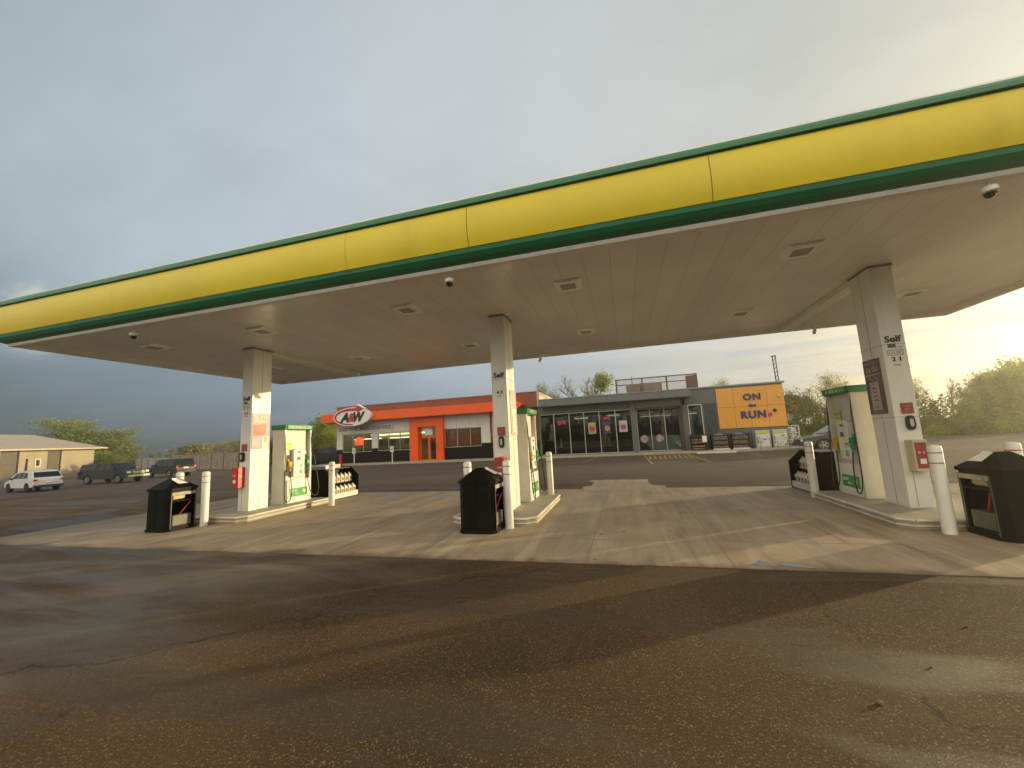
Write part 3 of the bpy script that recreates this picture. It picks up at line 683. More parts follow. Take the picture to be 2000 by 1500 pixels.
# ------------------------------------------------------------------ things on the columns
for i, (x, y0, y1) in enumerate(COLS):
    nm = ('left', 'middle', 'right')[i]
    e = thing('extinguisher_cabinet', 'red fire extinguisher cabinet on the %s column' % nm if i < 2 else 'faded cream and red fire extinguisher cabinet on the right column', 'extinguisher box', (x-(.07, .02, .0)[i], y0-.001, .72 if i < 2 else .74), 0, 'fire extinguisher cabinets on the columns')
    mb = MB(); mb.box(-.10, .10, -.19, 0, 0, .50); mb.build('box', RED if i < 2 else mat('cream_box', (.55, .50, .33), .5), e, bevel=.01)
    mb = MB(); mb.box(-.075, .075, -.2, -.191, .05, .46); dr = mb.build('door', RED if i == 0 else REDD, e, bevel=.004)
    rnd = random.Random(i); mk = MB(); marks(mk, '-y', (0, -.2, .30), .10, .045, .004, rnd, n=3)
    mk.box(-.04, .04, -.204, -.2, .12, .2); mk.build('label_marks', PAPER, dr)
    mk = MB(); marks(mk, '+x', (.10, -.1, .28), .10, .05, .004, rnd, n=3); mk.build('side_marks', PAPER, e)
    sg = thing('warning_sign', 'small red warning sign above the intercom on the %s column' % nm, 'sign', (x-(.02, .0, -.02)[i], y0-.0035, (1.70, 1.75, 1.76)[i]), 0, 'red signs on the columns')
    mb = MB(); mb.box(-.085, .085, -.008, 0, -.09, .09); mb.build('plate', REDD, sg)
    mk = MB(); marks(mk, '-y', (0, -.008, .04), .12, .03, .003, rnd, n=4); marks(mk, '-y', (-.01, -.008, -.01), .11, .022, .003, rnd, n=4); marks(mk, '-y', (0, -.008, -.05), .08, .02, .003, rnd, n=3)
    mk.build('lettering', mat('pale_print', (.45, .30, .28), .6), sg)
    ic = thing('intercom', 'oval dark intercom mounted on the %s column' % nm, 'intercom', (x-(.05, .0, -.02)[i], y0-.0035, (1.47, 1.53, 1.52)[i]), 0, 'intercoms on the columns')
    mb = MB(); pts = [(.06*math.copysign(abs(math.cos(a))**.7, math.cos(a)), .12*math.copysign(abs(math.sin(a))**.7, math.sin(a))) for a in [2*math.pi*k/24 for k in range(24)]]
    mb.prism(pts, 'y', -.06, 0); mb.build('housing', DARK, ic, bevel=.012)
    mb = MB(); mb.prism([(p[0]*.45, p[1]*.55) for p in pts], 'y', -.066, -.061); mb.build('grille', GREYP, ic)
# posters
ps = thing('poster', 'mauve fuel rewards poster with orange card on the left column', 'poster', (COLS[0][0]+HW+.003, 8.335, 2.11), 0, 'posters on the columns')
mb = MB(); mb.box(0, .006, -.265, .265, -.46, .46); mb.build('sheet', MAUVE, ps)
text('headline', 'FILL UP ON', '+x', (.0062, -.02, .36), .42, .085, PAPER, ps, bold=.04)
text('headline', 'REWARDS', '+x', (.0062, -.02, .25), .40, .075, PAPER, ps, bold=.04)
mb = MB(); mb.add([(.007, -.24, .16), (.007, .13, .19), (.007, .15, -.10), (.007, -.25, -.13)], [(0, 1, 2, 3)]); mb.build('card', POSTR, ps, recalc=False)
mb = MB(); mb.box(.0065, .009, .03, .23, -.45, -.12); pc = mb.build('offer_panel', PAPER, ps)
mb = MB(); mb.tube([(.012, .13+.035*math.cos(a), -.22+.055*math.sin(a)) for a in [2*math.pi*k/16 for k in range(17)]], .008, 6); mb.build('emblem', POSTR, pc)
mk = MB(); marks(mk, '+x', (.0092, .13, -.34), .13, .02, .002, random.Random(2), n=6); mk.build('lettering', LETG, pc)
mk = MB(); marks(mk, '+x', (.0062, -.12, -.22), .2, .035, .002, random.Random(3), n=6); marks(mk, '+x', (.0062, -.13, -.29), .17, .03, .002, random.Random(3), n=6); mk.build('small_print', PAPER, ps)
def phone_poster(x, y, z, f, label, bg, fg):
    p = thing('poster', label, 'poster', (x, y, z), 0, 'posters on the columns')
    s = 1 if f == '+x' else -1
    mb = MB(); face_box(mb, f, (0, 0, 0), .50, .98, .006); mb.build('sheet', bg, p)
    rnd = random.Random(8)
    text('headline', 'Fuel Up...', f, (s*.0062, 0, .42), .42, .05, fg, p, bold=.02)
    text('headline', 'Go Go!', f, (s*.0062, 0, .31), .34, .10, fg, p, bold=.03)
    mk = MB(); face_box(mk, f, (s*.0062, 0, .215), .44, .018, .003)
    for k in range(6): face_box(mk, f, (s*.0062, (-.12+.05*k), .12+.03*(k % 3)), .02, .05, .003)
    mk.build('decor', fg, p)
    mb = MB(); face_box(mb, f, (s*.0062, 0, -.17), .26, .50, .006); ph = mb.build('phone_picture', fg, p, bevel=.002)
    mk = MB()
    for k in range(4): face_box(mk, f, (s*.0124, 0, -.03-.07*k), .12, .022, .002)
    marks(mk, f, (s*.0124, 0, -.36), .16, .03, .002, rnd, n=6); mk.build('phone_marks', bg, ph)
    mk = MB(); marks(mk, f, (s*.0062, 0, -.455), .3, .02, .003, rnd, n=9); mk.build('small_print', fg, p)
phone_poster(COLS[1][0]+HW+.003, 8.50, 2.15, '+x', 'pale pink poster with phone picture on the middle column', mat('pale_pink', (.50, .42, .42), .5, var=.15), PAPER)
phone_poster(COLS[2][0]-HW-.003, 8.60, 2.18, '-x', 'dark plum poster with phone picture on the right column', PLUM, mat('poster_grey', (.42, .38, .33), .5))

# ------------------------------------------------------------------ waste bins
def make_bin():
    r = thing('waste_bin', '', 'waste bin', (0, 0, 0), 0, 'black waste bins with squeegee shelf')
    h, c = .33, .09
    def octo(k): return [(-h*k+c, -h*k), (h*k-c, -h*k), (h*k, -h*k+c), (h*k, h*k-c), (h*k-c, h*k), (-h*k+c, h*k), (-h*k, h*k-c), (-h*k, -h*k+c)]
    mb = MB()
    # body as panels so that the service side (+x) is really open
    mb.prism([(-h, -h+c), (-h+c, -h), (h-c, -h), (h, -h+c), (h-.03, -h+c+.01), (h-c-.01, -h+.03), (-h+c, -h+.03), (-h+.03, -h+c)], 'z', .04, .84)
    mb.prism([(-h, h-c), (-h+c, h), (h-c, h), (h, h-c), (h-.03, h-c-.01), (h-c-.01, h-.03), (-h+c, h-.03), (-h+.03, h-c)], 'z', .04, .84)
    mb.box(-h, -h+.03, -h+c, h-c, .04, .84)
    mb.box(h-.04, h-.0, -h+c, h-c, .76, .84); mb.box(h-.04, h, -h+c, h-c, .04, .09)
    mb.box(h-.30, h-.28, -h+c, h-c, .04, .84); mb.box(h-.28, h-.005, -h+c+.002, h-c-.002, .60, .62)
    mb.box(-.01, .01, -h-.008, -h+.002, .06, .82)
    mb.build('body', BLACK, r, bevel=.008)
    mb = MB(); mb.prism(octo(1.05), 'z', 0, .055); mb.build('base', BLACK, r, bevel=.01)
    mb = MB(); a = octo(1.07); tz = [( -.08, -.05), (.08, -.05), (.08, -.05), (.08, .05), (.08, .05), (-.08, .05), (-.08, .05), (-.08, -.05)]
    n = 8; vs = [(p[0], p[1], .84) for p in a]+[(p[0], p[1], .885) for p in a]+[(p[0], p[1], 1.09) for p in tz]
    fs = [tuple(range(8))]+[(i, (i+1) % 8, 8+(i+1) % 8, 8+i) for i in range(8)]+[(8+i, 8+(i+1) % 8, 16+(i+1) % 8, 16+i) for i in range(8)]+[tuple(range(16, 24))]
    mb.add(vs, fs); mb.build('lid', BLACK, r, bevel=.006)
    mb = MB(); mb.add([(.13, -.12, 1.062), (.30, -.10, .975), (.29, .12, .977), (.12, .05, 1.068)], [(0, 1, 2, 3)]); mb.add([(.1, -.12, 1.1), (.13, -.12, 1.062), (.12, .05, 1.068), (.1, .05, 1.09)], [(0, 1, 2, 3)]); mb.build('lid_sticker', PAPER, r, recalc=False)
    mb = MB(); mb.box(h-.24, h-.02, -.20, .20, .09, .32); mb.build('wash_bucket', mat('grey_bucket', (.10, .10, .075), .5, var=.3, scale=5), r, bevel=.02)
    mb = MB(); mb.tube([(h-.10, -.02, .30), (h-.03, .17, .58)], .012, 8); mb.box(h-.14, h-.06, -.10, .06, .27, .31); mb.build('squeegee', RED, r)
    mb = MB(); mb.lathe(h-.13, .69, [(.055, -.16), (.055, .08)], 16, ax='y'); mb.build('paper_towel', mat('towel', (.62, .50, .36), .8), r, smooth=True)
    mb = MB(); mb.box(h, h+.012, -h+c, h-c, .735, .80); mb.build('header_strip', mat('worn_strip', (.34, .31, .22), .6, var=.35, scale=9), r)
    tm = mat('dusty_trim', (.07, .065, .045), .6, var=.3)
    for ya in (-h+c-.02, h-c): MB().box(h+.001, h+.008, ya, ya+.02, .05, .80).build('side_trim', tm, r)
    return r
bn = make_bin(); bn.location = (-9.74, 6.72, .006); bn['label'] = 'black waste bin with red squeegee, at the left island'
dup(bn, (-2.58, 7.0, .006), 0, 'black waste bin with pale sticker on its lid, before the middle column')
dup(bn, (4.76, 6.93, .006), R(180), 'large dark waste bin at the right edge of the picture')

# ------------------------------------------------------------------ washer fluid racks
def make_rack():
    r = thing('fluid_rack', '', 'display rack', (0, 0, 0), 0, 'two-sided jug racks at the pump islands')
    h, L_ = .61, .62
    pent = [(-h, 0), (h, 0), (h, .66), (.32, .93), (-.32, .93), (-h, .66)]
    for s in (-1, 1):
        mb = MB(); a, b_ = sorted((s*L_, s*(L_-.035))); mb.prism(pent, 'y', a, b_); mb.build('side_panel', BLACK, r, bevel=.004)
    mb = MB(); mb.box(-.03, .03, -L_+.04, L_-.04, 0, .9); mb.box(-.42, .42, -L_+.036, L_-.036, .46, .48); mb.box(-.56, .56, -L_+.036, L_-.036, .10, .13); mb.box(-.3, .3, -L_+.036, L_-.036, .895, .92)
    mb.build('shelf', DARK, r)
    for s in (-1, 1):
        a, b_ = sorted((s*.58, s*.60)); MB().box(a, b_, -L_+.036, L_-.036, .03, .18).build('price_rail', OFFW, r)
    for s in (-1, 1):
        for row, (z, xx) in enumerate(((.13, .47), (.48, .33))):
            for k in range(6):
                y = -.48+k*.19
                JUGS.append((s*xx, y, z))
    return r
JUGS = []
rk = make_rack()
jp = thing('washer_jug', '', 'jug', (0, 0, 0), 0, 'washer fluid jugs in the racks')
j = MB(); j.hexa([(-.07, -.07, 0), (.07, -.07, 0), (.07, .07, 0), (-.07, .07, 0)], [(-.075, -.075, .18), (.075, -.075, .18), (.075, .075, .18), (-.075, .075, .18)])
j.hexa([(-.075, -.075, .18), (.075, -.075, .18), (.075, .075, .18), (-.075, .075, .18)], [(-.022, -.022, .26), (.022, -.022, .26), (.022, .022, .26), (-.022, .022, .26)]); j.build('body', JUGW, jp, bevel=.012)
j = MB(); j.cyl(0, 0, .26, .285, .022, 10); j.build('cap', mat('jug_cap', (.62, .60, .56), .4), jp)
j = MB()
for s in (-1, 1): a, b_ = sorted((s*.0735, s*.0765)); j.box(a, b_, -.045, .045, .05, .15)
j.build('label_patch', JUGB, jp)
first = True
for (rx, ry, nm) in ((-9.2, 11.02, 'left'), (4.56, 11.3, 'right')):
    if nm == 'left': rk.location = (rx, ry, .006); rk['label'] = 'black jug rack with white jugs behind the left pump'
    else: dup(rk, (rx, ry, .006), 0, 'black jug rack behind the right pump, mostly in shade')
    for (x, y, z) in JUGS:
        if (nm == 'left') != (x > 0): continue
        lab = 'white washer fluid jug, %s shelf of the %s rack' % ('lower' if z < .3 else 'upper', nm)
        if first: o = jp; o.location = (rx+x, ry+y, z+.008); o['label'] = lab; first = False
        else: o = dup(jp, (rx+x, ry+y, z+.008), 0, lab)
# small placard above the left rack
pl = thing('placard', 'pale pink placard standing on top of the left jug rack', 'sign', (-8.9, 11.0, .93), 0)
mb = MB(); mb.box(-.015, .015, -.56, .10, .02, .13); mb.build('board', mat('placard_pink', (.62, .50, .52), .5, var=.15, scale=6), pl)
mb = MB(); mb.box(-.01, .01, -.5, -.48, -.003, .02); mb.box(-.01, .01, .02, .04, -.003, .02); mb.build('foot', STEEL, pl)

# ------------------------------------------------------------------ restaurant
def window(parent, x0, x1, z0, z1, y, mull, fm, gm, fw=.05, name='window', rail=None):
    mb = MB()
    mb.box(x0, x1, y-.04, y+.04, z0, z0+fw); mb.box(x0, x1, y-.04, y+.04, z1-fw, z1)
    mb.box(x0, x0+fw, y-.04, y+.04, z0+fw, z1-fw); mb.box(x1-fw, x1, y-.04, y+.04, z0+fw, z1-fw)
    for m_ in mull: mb.box(m_-fw/2, m_+fw/2, y-.039, y+.04, z0+fw, z1-fw)
    if rail: mb.box(x0+fw, x1-fw, y-.038, y+.039, rail-fw/2, rail+fw/2)
    f = mb.build(name, fm, parent)
    g_ = MB(); xs_ = [x0+fw]+[m_ for m_ in mull]+[x1-fw]
    for a, b_ in zip(xs_[:-1], xs_[1:]): g_.box(a+.005, b_-.005, y-.006, y+.006, z0+fw, z1-fw)
    g_.build('pane', gm, f); return f
WY = 30.5
rest = thing('restaurant', 'low restaurant building with orange band, white cladding and dark base', 'restaurant', (0, 0, 0))
mb = MB()
mb.box(-24.8, -24.2, WY, WY+.2, 0, 1.33); mb.box(-24.2, -21.2, WY, WY+.2, 0, 1.06); mb.box(-21.2, -20.62, WY, WY+.2, 0, 1.33); mb.box(-20.62, -17.4, WY, WY+.2, 0, 1.07)
mb.box(-14.35, -11.1, WY, WY+.2, 0, 1.09); mb.box(-11.1, -10.05, WY, WY+.2, 0, 1.33); mb.box(-10.05, -6.45, WY+.4, WY+.6, 0, 1.33); mb.box(-24.8, -24.6, WY+.2, 41, 0, 1.33)
mb.build('dark_wall_base', CHAR, rest)
mb = MB()
mb.box(-24.8, -24.2, WY-.02, WY+.2, 1.33, 2.66); mb.box(-21.2, -20.62, WY-.02, WY+.2, 1.33, 2.66); mb.box(-24.8, -17.4, WY-.02, WY+.2, 2.66, 3.85); mb.box(-11.1, -10.35, WY-.02, WY+.2, 1.33, 2.62); mb.box(-14.35, -10.35, WY-.02, WY+.2, 2.62, 3.85); mb.box(-24.8, -24.6, WY+.2, 41, 1.33, 4.0)
mb.build('white_wall', WCLAD, rest, bevel=.004)
mb = MB()
for x in (-19.1, -17.9, -13.2, -12.1, -11.3): mb.box(x-.008, x+.008, WY-.0225, WY, 2.7, 3.84)
mb.build('wall_joint', SEAMG, rest)
mb = MB(); mb.box(-10.35, -10.05, WY-.01, WY+.2, 1.33, 3.85); mb.box(-10.05, -6.45, WY+.38, WY+.6, 1.33, 4.3); mb.build('brown_wall', BROWN, rest)
mb = MB(); mb.tube([(-10.06, WY-.1, 3.7), (-10.06, WY-.1, .12)], .05, 8); mb.build('downpipe', WCLAD, rest)
mb = MB(); mb.box(-24.75, -6.4, WY-.05, 41, 3.9, 5.08); mb.build('parapet', BROWN, rest)
mb = MB(); mb.box(-24.8, -6.35, WY-.09, WY+.1, 5.081, 5.13); mb.build('coping', mat('coping_brown', (.23, .09, .05), .4), rest)
mb = MB(); mb.box(-6.4, -6.2, WY-.05, 41, 3.9, 5.05); mb.build('end_wall', mat('sunlit_end_beige', (.50, .40, .30), .8), rest)  # parapet end in a paler colour for the sun on its side face
# projecting orange band (soffit underneath)
mb = MB(); mb.box(-25.75, -7.9, 29.6, WY-.06, 3.72, 4.45); mb.box(-25.75, -24.81, WY-.06, 36, 3.72, 4.45)
mb.add([(-7.9, 29.6, 3.72), (-7.9, 29.6, 4.45), (-7.35, 29.6, 4.12), (-7.9, WY-.06, 3.72), (-7.9, WY-.06, 4.45), (-7.35, WY-.06, 4.12)], [(0, 1, 2), (3, 5, 4), (1, 4, 5, 2), (0, 2, 5, 3), (0, 3, 4, 1)])
mb.build('orange_band', ORANGE, rest, bevel=.01)
mb = MB()
for x in (-22.5, -19.6, -16.7, -13.8, -10.9, -9.4): mb.box(x-.006, x+.006, 29.597, 29.6, 3.73, 4.44)
mb.build('band_joint', BROWN, rest)
# entrance portal
mb = MB(); mb.box(-17.4, -16.62, 30.2, WY+.4, 0.1, 3.715); mb.box(-14.98, -14.32, 30.2, WY+.4, .1, 3.715); mb.box(-16.62, -14.98, 30.2, WY+.4, 2.88, 3.715)
mb.build('portal', ORANGE, rest, bevel=.01)
window(rest, -16.6, -15.0, 2.08, 2.87, WY+.15, [], ORANGE, GLASS, name='transom_window')
window(rest, -16.6, -15.8, .12, 2.05, WY+.15, [], ORANGE, GLASS, .09, name='door')
window(rest, -15.78, -15.0, .12, 2.05, WY+.15, [], ORANGE, GLASS, .09, name='door')
mb = MB(); mb.prism([(-16.15, 2.20), (-15.45, 2.20), (-15.45, 2.62), (-15.6, 2.76), (-16.0, 2.76), (-16.15, 2.62)], 'y', WY+.08, WY+.10); dsg = mb.build('door_sign', PAPER, rest)
mk = MB(); marks(mk, '-y', (-15.8, WY+.08, 2.36), .4, .1, .01, random.Random(5), n=5); mk.build('lettering', LETG, dsg)
FR = mat('window_frame_alu', (.42, .40, .36), .4, .5)
window(rest, -24.2, -21.2, 1.06, 2.66, WY+.08, [-23.14, -22.09], FR, GLASS)
window(rest, -20.62, -17.4, 1.07, 2.60, WY+.08, [-19.57, -18.49], FR, GLASS)
window(rest, -14.3, -11.1, 1.09, 2.62, WY+.08, [-13.2, -12.06], FR, GLASS)
mb = MB(); mb.box(-14.25, -11.15, WY+.3, WY+.33, 1.1, 2.6); mb.build('blind', BLIND, rest)
mb = MB()
mb.box(-24.5, -14.4, 34.6, 34.8, .02, 3.2, 0); mb.box(-24.5, -10.3, WY+.2, 34.8, 3.2, 3.25, 0); mb.box(-24.6, -24.5, WY+.2, 34.8, .02, 3.2, 0); mb.box(-14.5, -14.4, WY+.45, 34.8, .02, 3.2, 0); mb.box(-24.5, -14.4, WY+.2, 34.8, .0, .02, 0)
mb.build('interior', CREAM, rest)
mb = MB(); mb.box(-24.3, -18.5, 33.0, 33.6, .02, 1.2); mb.box(-22.5, -20.8, 31.6, 32.4, .7, .76); mb.box(-19.8, -18.4, 31.6, 32.4, .7, .76); mb.box(-16.9, -15.0, 33.2, 34, .02, 1.6); mb.build('counter', mat('dark_green_counter', (.07, .09, .03), .6), rest)
mb = MB(); mb.box(-24.1, -21.3, 32.0, 32.1, 2.15, 2.22); mb.box(-20.4, -17.6, 32.0, 32.1, 2.12, 2.19); mb.box(-24, -17.6, 34.4, 34.5, 2.5, 2.6); mb.build('interior_lights', TUBE, rest)
mb = MB(); mb.box(-23.9, -21.3, 34.2, 34.3, 1.55, 2.1); mb.box(-20.3, -17.7, 34.2, 34.3, 1.6, 2.1); mb.build('menu_board', mat('menu_board', (.20, .17, .08), .6, var=.5, scale=4), rest)
mb = MB(); mb.prism([(-22.98, 1.66), (-22.25, 1.66), (-22.17, 1.75), (-22.17, 2.05), (-22.3, 2.32), (-22.55, 2.36), (-22.8, 2.32), (-23.03, 2.05), (-23.03, 1.75)], 'y', WY+.10, WY+.13); ns = mb.build('window_sign', NEON_O, rest)
mk = MB(); mk.box(-22.64, -22.60, WY+.09, WY+.1, 2.1, 2.3); marks(mk, '-y', (-22.6, WY+.1, 1.82), .55, .09, .01, random.Random(7), n=5); mk.build('sign_marks', mat('sign_dark', (.25, .03, .02), .5), ns)
# rooftop vent box
mb = MB(); mb.box(-18.6, -18.2, 31.5, 32, 5.081, 5.26); mb.box(-17.1, -16.7, 31.5, 32, 5.081, 5.30); mb.box(-18.2, -17.1, 31.7, 31.8, 5.17, 5.21); mb.build('roof_vent', WCLAD, rest)
# slogan board and oval sign
sb = thing('slogan_board', 'white board with black slogan lettering under the oval sign', 'sign', (-21.9, WY-.021, 3.08))
mb = MB(); mb.box(-2.85, 2.78, -.06, 0, -.25, .30); mb.build('board', WCLAD, sb, bevel=.005)
text('lettering', 'GOOD FOOD MAKES GOOD FOOD', '-y', (.0, -.0605, .02), 5.3, .34, LETB, sb, depth=.012, bold=.022, spacing=1.10)
lg = thing('oval_sign', 'white oval sign with red arrow ring and slanted black letters', 'sign', (-22.35, 29.59, 4.10))
def ell(a, b_, n=48, cx=0, cz=0, a0=0, a1=360): return [(cx+a*math.cos(R(a0+(a1-a0)*k/n)), cz+b_*math.sin(R(a0+(a1-a0)*k/n))) for k in range(n+(0 if a1-a0 >= 360 else 1))]
AO, BO = 1.84, .80
mb = MB(); mb.prism(ell(AO, BO), 'y', -.30, 0); mb.add([(.35, -.31, .66), (.55, -.31, 1.02), (1.36, -.31, .62), (.9, -.31, .48), (.35, 0, .66), (.55, 0, 1.02), (1.36, 0, .62), (.9, 0, .48)], [(0, 1, 2, 3), (4, 5, 6, 7), (0, 1, 5, 4), (1, 2, 6, 5), (2, 3, 7, 6), (3, 0, 4, 7)]); mb.build('panel', WHITE, lg)
mb = MB()
ro = ell(AO-.10, BO-.08, 40, a0=75, a1=275); n = len(ro)
ri = [(p[0]*(.80+.13*min(1, k/n*1.3))+.0, p[1]*(.66+.22*(k/n))) for k, p in enumerate(ro)]
vs = [(p[0], -.315, p[1]) for p in ro]+[(p[0], -.315, p[1]) for p in ri]
mb.add(vs, [(k, k+1, n+k+1, n+k) for k in range(n-1)])
mb.add([(.40, -.316, .70), (.56, -.316, .95), (1.22, -.316, .60), (.50, -.316, .33), (.52, -.316, .46), (.35, -.316, .48)], [(0, 1, 2, 3, 4, 5)])
mb.build('red_arrow', mat('sign_red', (.42, .012, .012), .4), lg, recalc=False)
text('lettering', 'A', '-y', (-.72, -.318, -.05), .92, .84, LETB, lg, depth=.02, bold=.05, shear=.30)
text('lettering', 'W', '-y', (.76, -.318, -.05), 1.15, .84, LETB, lg, depth=.02, bold=.05, shear=.30)
text('ampersand', '&', '-y', (-.02, -.320, -.08), .66, .74, mat('sign_red_letter', (.50, .02, .015), .4), lg, depth=.02, bold=.04, shear=.2)
# two parking signs, red post
for x, nm in ((-21.9, 'left'), (-18.3, 'right')):
    s = thing('parking_sign', 'small white parking sign on a post, the %s of two before the restaurant windows' % nm, 'sign', (x, 29.05, .12), 0, 'small signs before the restaurant')
    MB().cyl(0, 0, 0, 1.0, .045, 10).build('post', WCLAD, s); MB().box(-.16, .16, -.06, -.046, .85, 1.32).build('plate', WCLAD, s, bevel=.004)
    MB().box(-.09, .09, -.064, -.0605, 1.0, 1.2).build('symbol', GREYP, s)
rb = thing('red_bollard', 'short red post with pale band at the left corner of the restaurant', 'bollard', (-22.95, 28.7, 0))
MB().cyl(0, 0, 0, .98, .12, 14).build('post', RED, rb); MB().cyl(0, 0, .7, .86, .123, 14).build('pale_band', PINK, rb)

# ------------------------------------------------------------------ convenience store
store = thing('convenience_store', 'grey convenience store with glass front and ochre panelled end block', 'store', (0, 0, 0))
mb = MB(); mb.box(-6.1, 4.55, 29.55, WY+.6, 3.80, 4.32); mb.build('roof_fascia', FASC, store, bevel=.02)
mb = MB(); mb.box(-6.15, 4.6, 29.5, WY+.62, 4.321, 4.37); mb.build('roof_edge', mat('pale_edge', (.30, .32, .32), .35, .4), store)
mb = MB()
for x in (-4.6, -2.9, -1.2, .2, 1.4, 2.8): mb.box(x-.006, x+.006, 29.547, 29.55, 3.82, 4.31)
mb.build('fascia_joint', SEAMG, store)
mb = MB(); mb.box(-6.2, 4.0, WY, WY+.25, 3.25, 3.80); mb.box(-6.2, .6, WY, WY+.2, .0, .16); mb.box(.85, 3.9, WY, WY+.2, .0, .16); mb.build('wall', SLATE, store)
mb = MB(); mb.box(-6.2, 4.2, WY+.62, 41, 3.6, 4.2); mb.box(3.9, 4.2, WY+.3, 41, .1, 3.6); mb.box(-6.2, 4.2, 40.8, 41, 0, 3.6); mb.box(-6.35, -6.2, WY, 41, 0, 3.9); mb.build('rear_mass', SLATE, store)
ALU = mat('aluminium_mullion', (.50, .50, .47), .35, .6)
window(store, -6.3, .55, .14, 3.27, WY+.06, [-5.18, -4.0, -2.9, -1.77, -.60], ALU, GLASSD, .06)
mb = MB(); mb.box(.5, .86, WY-.15, WY+.25, .1, 3.80); mb.build('entrance_column', FASC, store, bevel=.01)
window(store, .88, 3.88, .16, 3.22, WY+.18, [1.83, 2.80], ALU, GLASSD, .05, name='entrance_glazing')
mb = MB(); mb.box(3.72, 4.02, WY-.02, WY+.3, .1, 3.80); mb.build('door_jamb', mat('dark_brown_jamb', (.05, .035, .025), .6), store)
mb = MB(); mb.box(.88, 3.88, 29.9, WY, 3.24, 3.8); mb.build('entrance_header', mat('dark_soffit', (.06, .055, .045), .6), store)
mb = MB(); mb.box(-6.2, 3.9, 36, 36.2, .1, 3.2); mb.box(-6.2, 3.9, WY+.3, 36, .08, .1); mb.box(-6.2, 3.9, WY+.3, 36, 3.3, 3.35); mb.build('interior', WARMIN, store)
mb = MB()
for k, x in enumerate((-5.6, -4.4, -2.2, -.9, 1.6, 2.9)): mb.box(x-.5, x+.35, 32.0+.4*(k % 3), 32.5+.4*(k % 3), .1, 1.3+.3*(k % 2))
mb.box(-5.9, -5.5, 31.2, 31.7, .5, 1.7); mb.build('shop_shelf', mat('shelf_goods', (.16, .16, .10), .6, var=.6, scale=5), store)
mb = MB(); mb.box(-3.9, -2.8, 33, 33.1, 2.85, 2.95); mb.box(-1.3, -.3, 33, 33.1, 2.95, 3.02); mb.box(1.2, 3.5, 33, 33.1, 2.72, 2.76); mb.build('interior_lights', TUBE, store)
rnd = random.Random(3)
mb = MB(); mb.box(-4.92, -4.62, WY+.10, WY+.13, 2.4, 2.72); mb.box(-4.55, -4.25, WY+.10, WY+.13, 2.42, 2.72); mb.box(-1.5, -1.02, WY+.10, WY+.13, 2.60, 2.80); mb.build('neon_sign', NEON_R, store)
def wposter(x0, x1, z0, z1, cols, seed):
    mb = MB(); mb.box(x0, x1, WY-.0, WY+.03, z0, z1); p = mb.build('window_poster', cols[0], store)
    r_ = random.Random(seed); mk = MB(); w_, h_ = x1-x0, z1-z0
    mk.add([(x0+w_*(.5+.36*math.cos(a)), WY-.004, z0+h_*(.42+.22*math.sin(a))) for a in [k*math.pi/6 for k in range(12)]], [tuple(range(12))])
    mk.build('poster_picture', cols[1], p, recalc=False)
    mk = MB(); marks(mk, '-y', ((x0+x1)/2, WY, z1-h_*.16), w_*.7, h_*.10, .008, r_, n=5); mk.build('poster_lettering', cols[2], p)
PB = mat('poster_blue', (.03, .04, .16), .5); PG = mat('poster_tan', (.36, .30, .17), .5, var=.4, scale=6); PR = mat('poster_berry', (.42, .05, .06), .5, var=.4, scale=8)
wposter(-2.62, -2.05, 1.60, 2.45, (PG, PR, PAPER), 1); wposter(-1.48, -.98, 1.57, 2.47, (PB, mat('burger_tan', (.45, .25, .08), .5), PR), 2); wposter(-.38, .2, 1.63, 2.47, (mat('poster_sky', (.40, .44, .55), .5), PR, PAPER), 3)
dm = mat('decal_grey', (.30, .22, .24), .5, var=.6, scale=6)
for x in (1.3, 2.35): MB().prism([(x+.27*math.cos(a), 1.05+.27*math.sin(a)) for a in [2*math.pi*k/20 for k in range(20)]], 'y', WY+.10, WY+.12).build('door_decal', dm, store)
mk = MB()
for k in range(26):   # diagonal frosted stripes on the entrance glass
    x = .95+k*.115; zt = 1.35 if x < 1.8 else 1.9+.2*math.sin(k)
    x2 = min(3.8, x+.9); zz0 = .25+.0*(x2-x)
    mk.add([(x, WY+.105, zz0+min(zt, 1.0)), (x+.03, WY+.105, zz0+min(zt, 1.0)), (x2, WY+.105, zz0), (x2-.03, WY+.105, zz0)], [(0, 1, 2, 3)])
mk.build('glass_stripes', mat('frosted_stripe', (.20, .24, .23), .6), store, recalc=False)
mk = MB(); marks(mk, '-y', (2.3, WY+.12, 2.78), 2.2, .08, .006, rnd, n=16); mk.build('door_lettering', mat('pale_green_text', (.5, .55, .3), .5), store)
# end block
blk = MB(); blk.box(4.2, 10.35, WY-.02, 41, 3.3, 4.36); blk.box(4.02, 4.37, WY-.02, WY+.3, .1, 3.3); blk.box(5.3, 5.38, WY-.02, WY+.3, .1, 3.3); blk.box(4.37, 5.3, WY-.02, WY+.3, .1, 1.1)
blk.box(6.2, 10.35, WY-.02, 41, .1, 3.3); blk.build('end_block', SLATE, store)
MB().box(5.38, 6.2, WY, WY+.3, .1, 3.3).build('dark_panel', mat('dark_teal_panel', (.035, .055, .05), .3), store)
MB().box(4.1, 10.5, WY-.12, 41.1, 4.361, 4.47).build('block_coping', mat('coping_grey', (.20, .235, .225), .4, .3), store, bevel=.01)
window(store, 4.37, 5.3, 1.1, 3.28, WY+.04, [], mat('white_frame', (.62, .62, .58), .4), GLASSD, .05)
MB().box(4.5, 5.2, WY+.12, WY+.14, 2.85, 3.08).build('window_notice', PAPER, store)
MB().box(4.45, 5.25, 32.5, 32.6, 2.7, 2.78).build('interior_lights', TUBE, store)
yp = MB(); xs_ = [6.27, 7.33, 8.29, 9.34, 10.37]
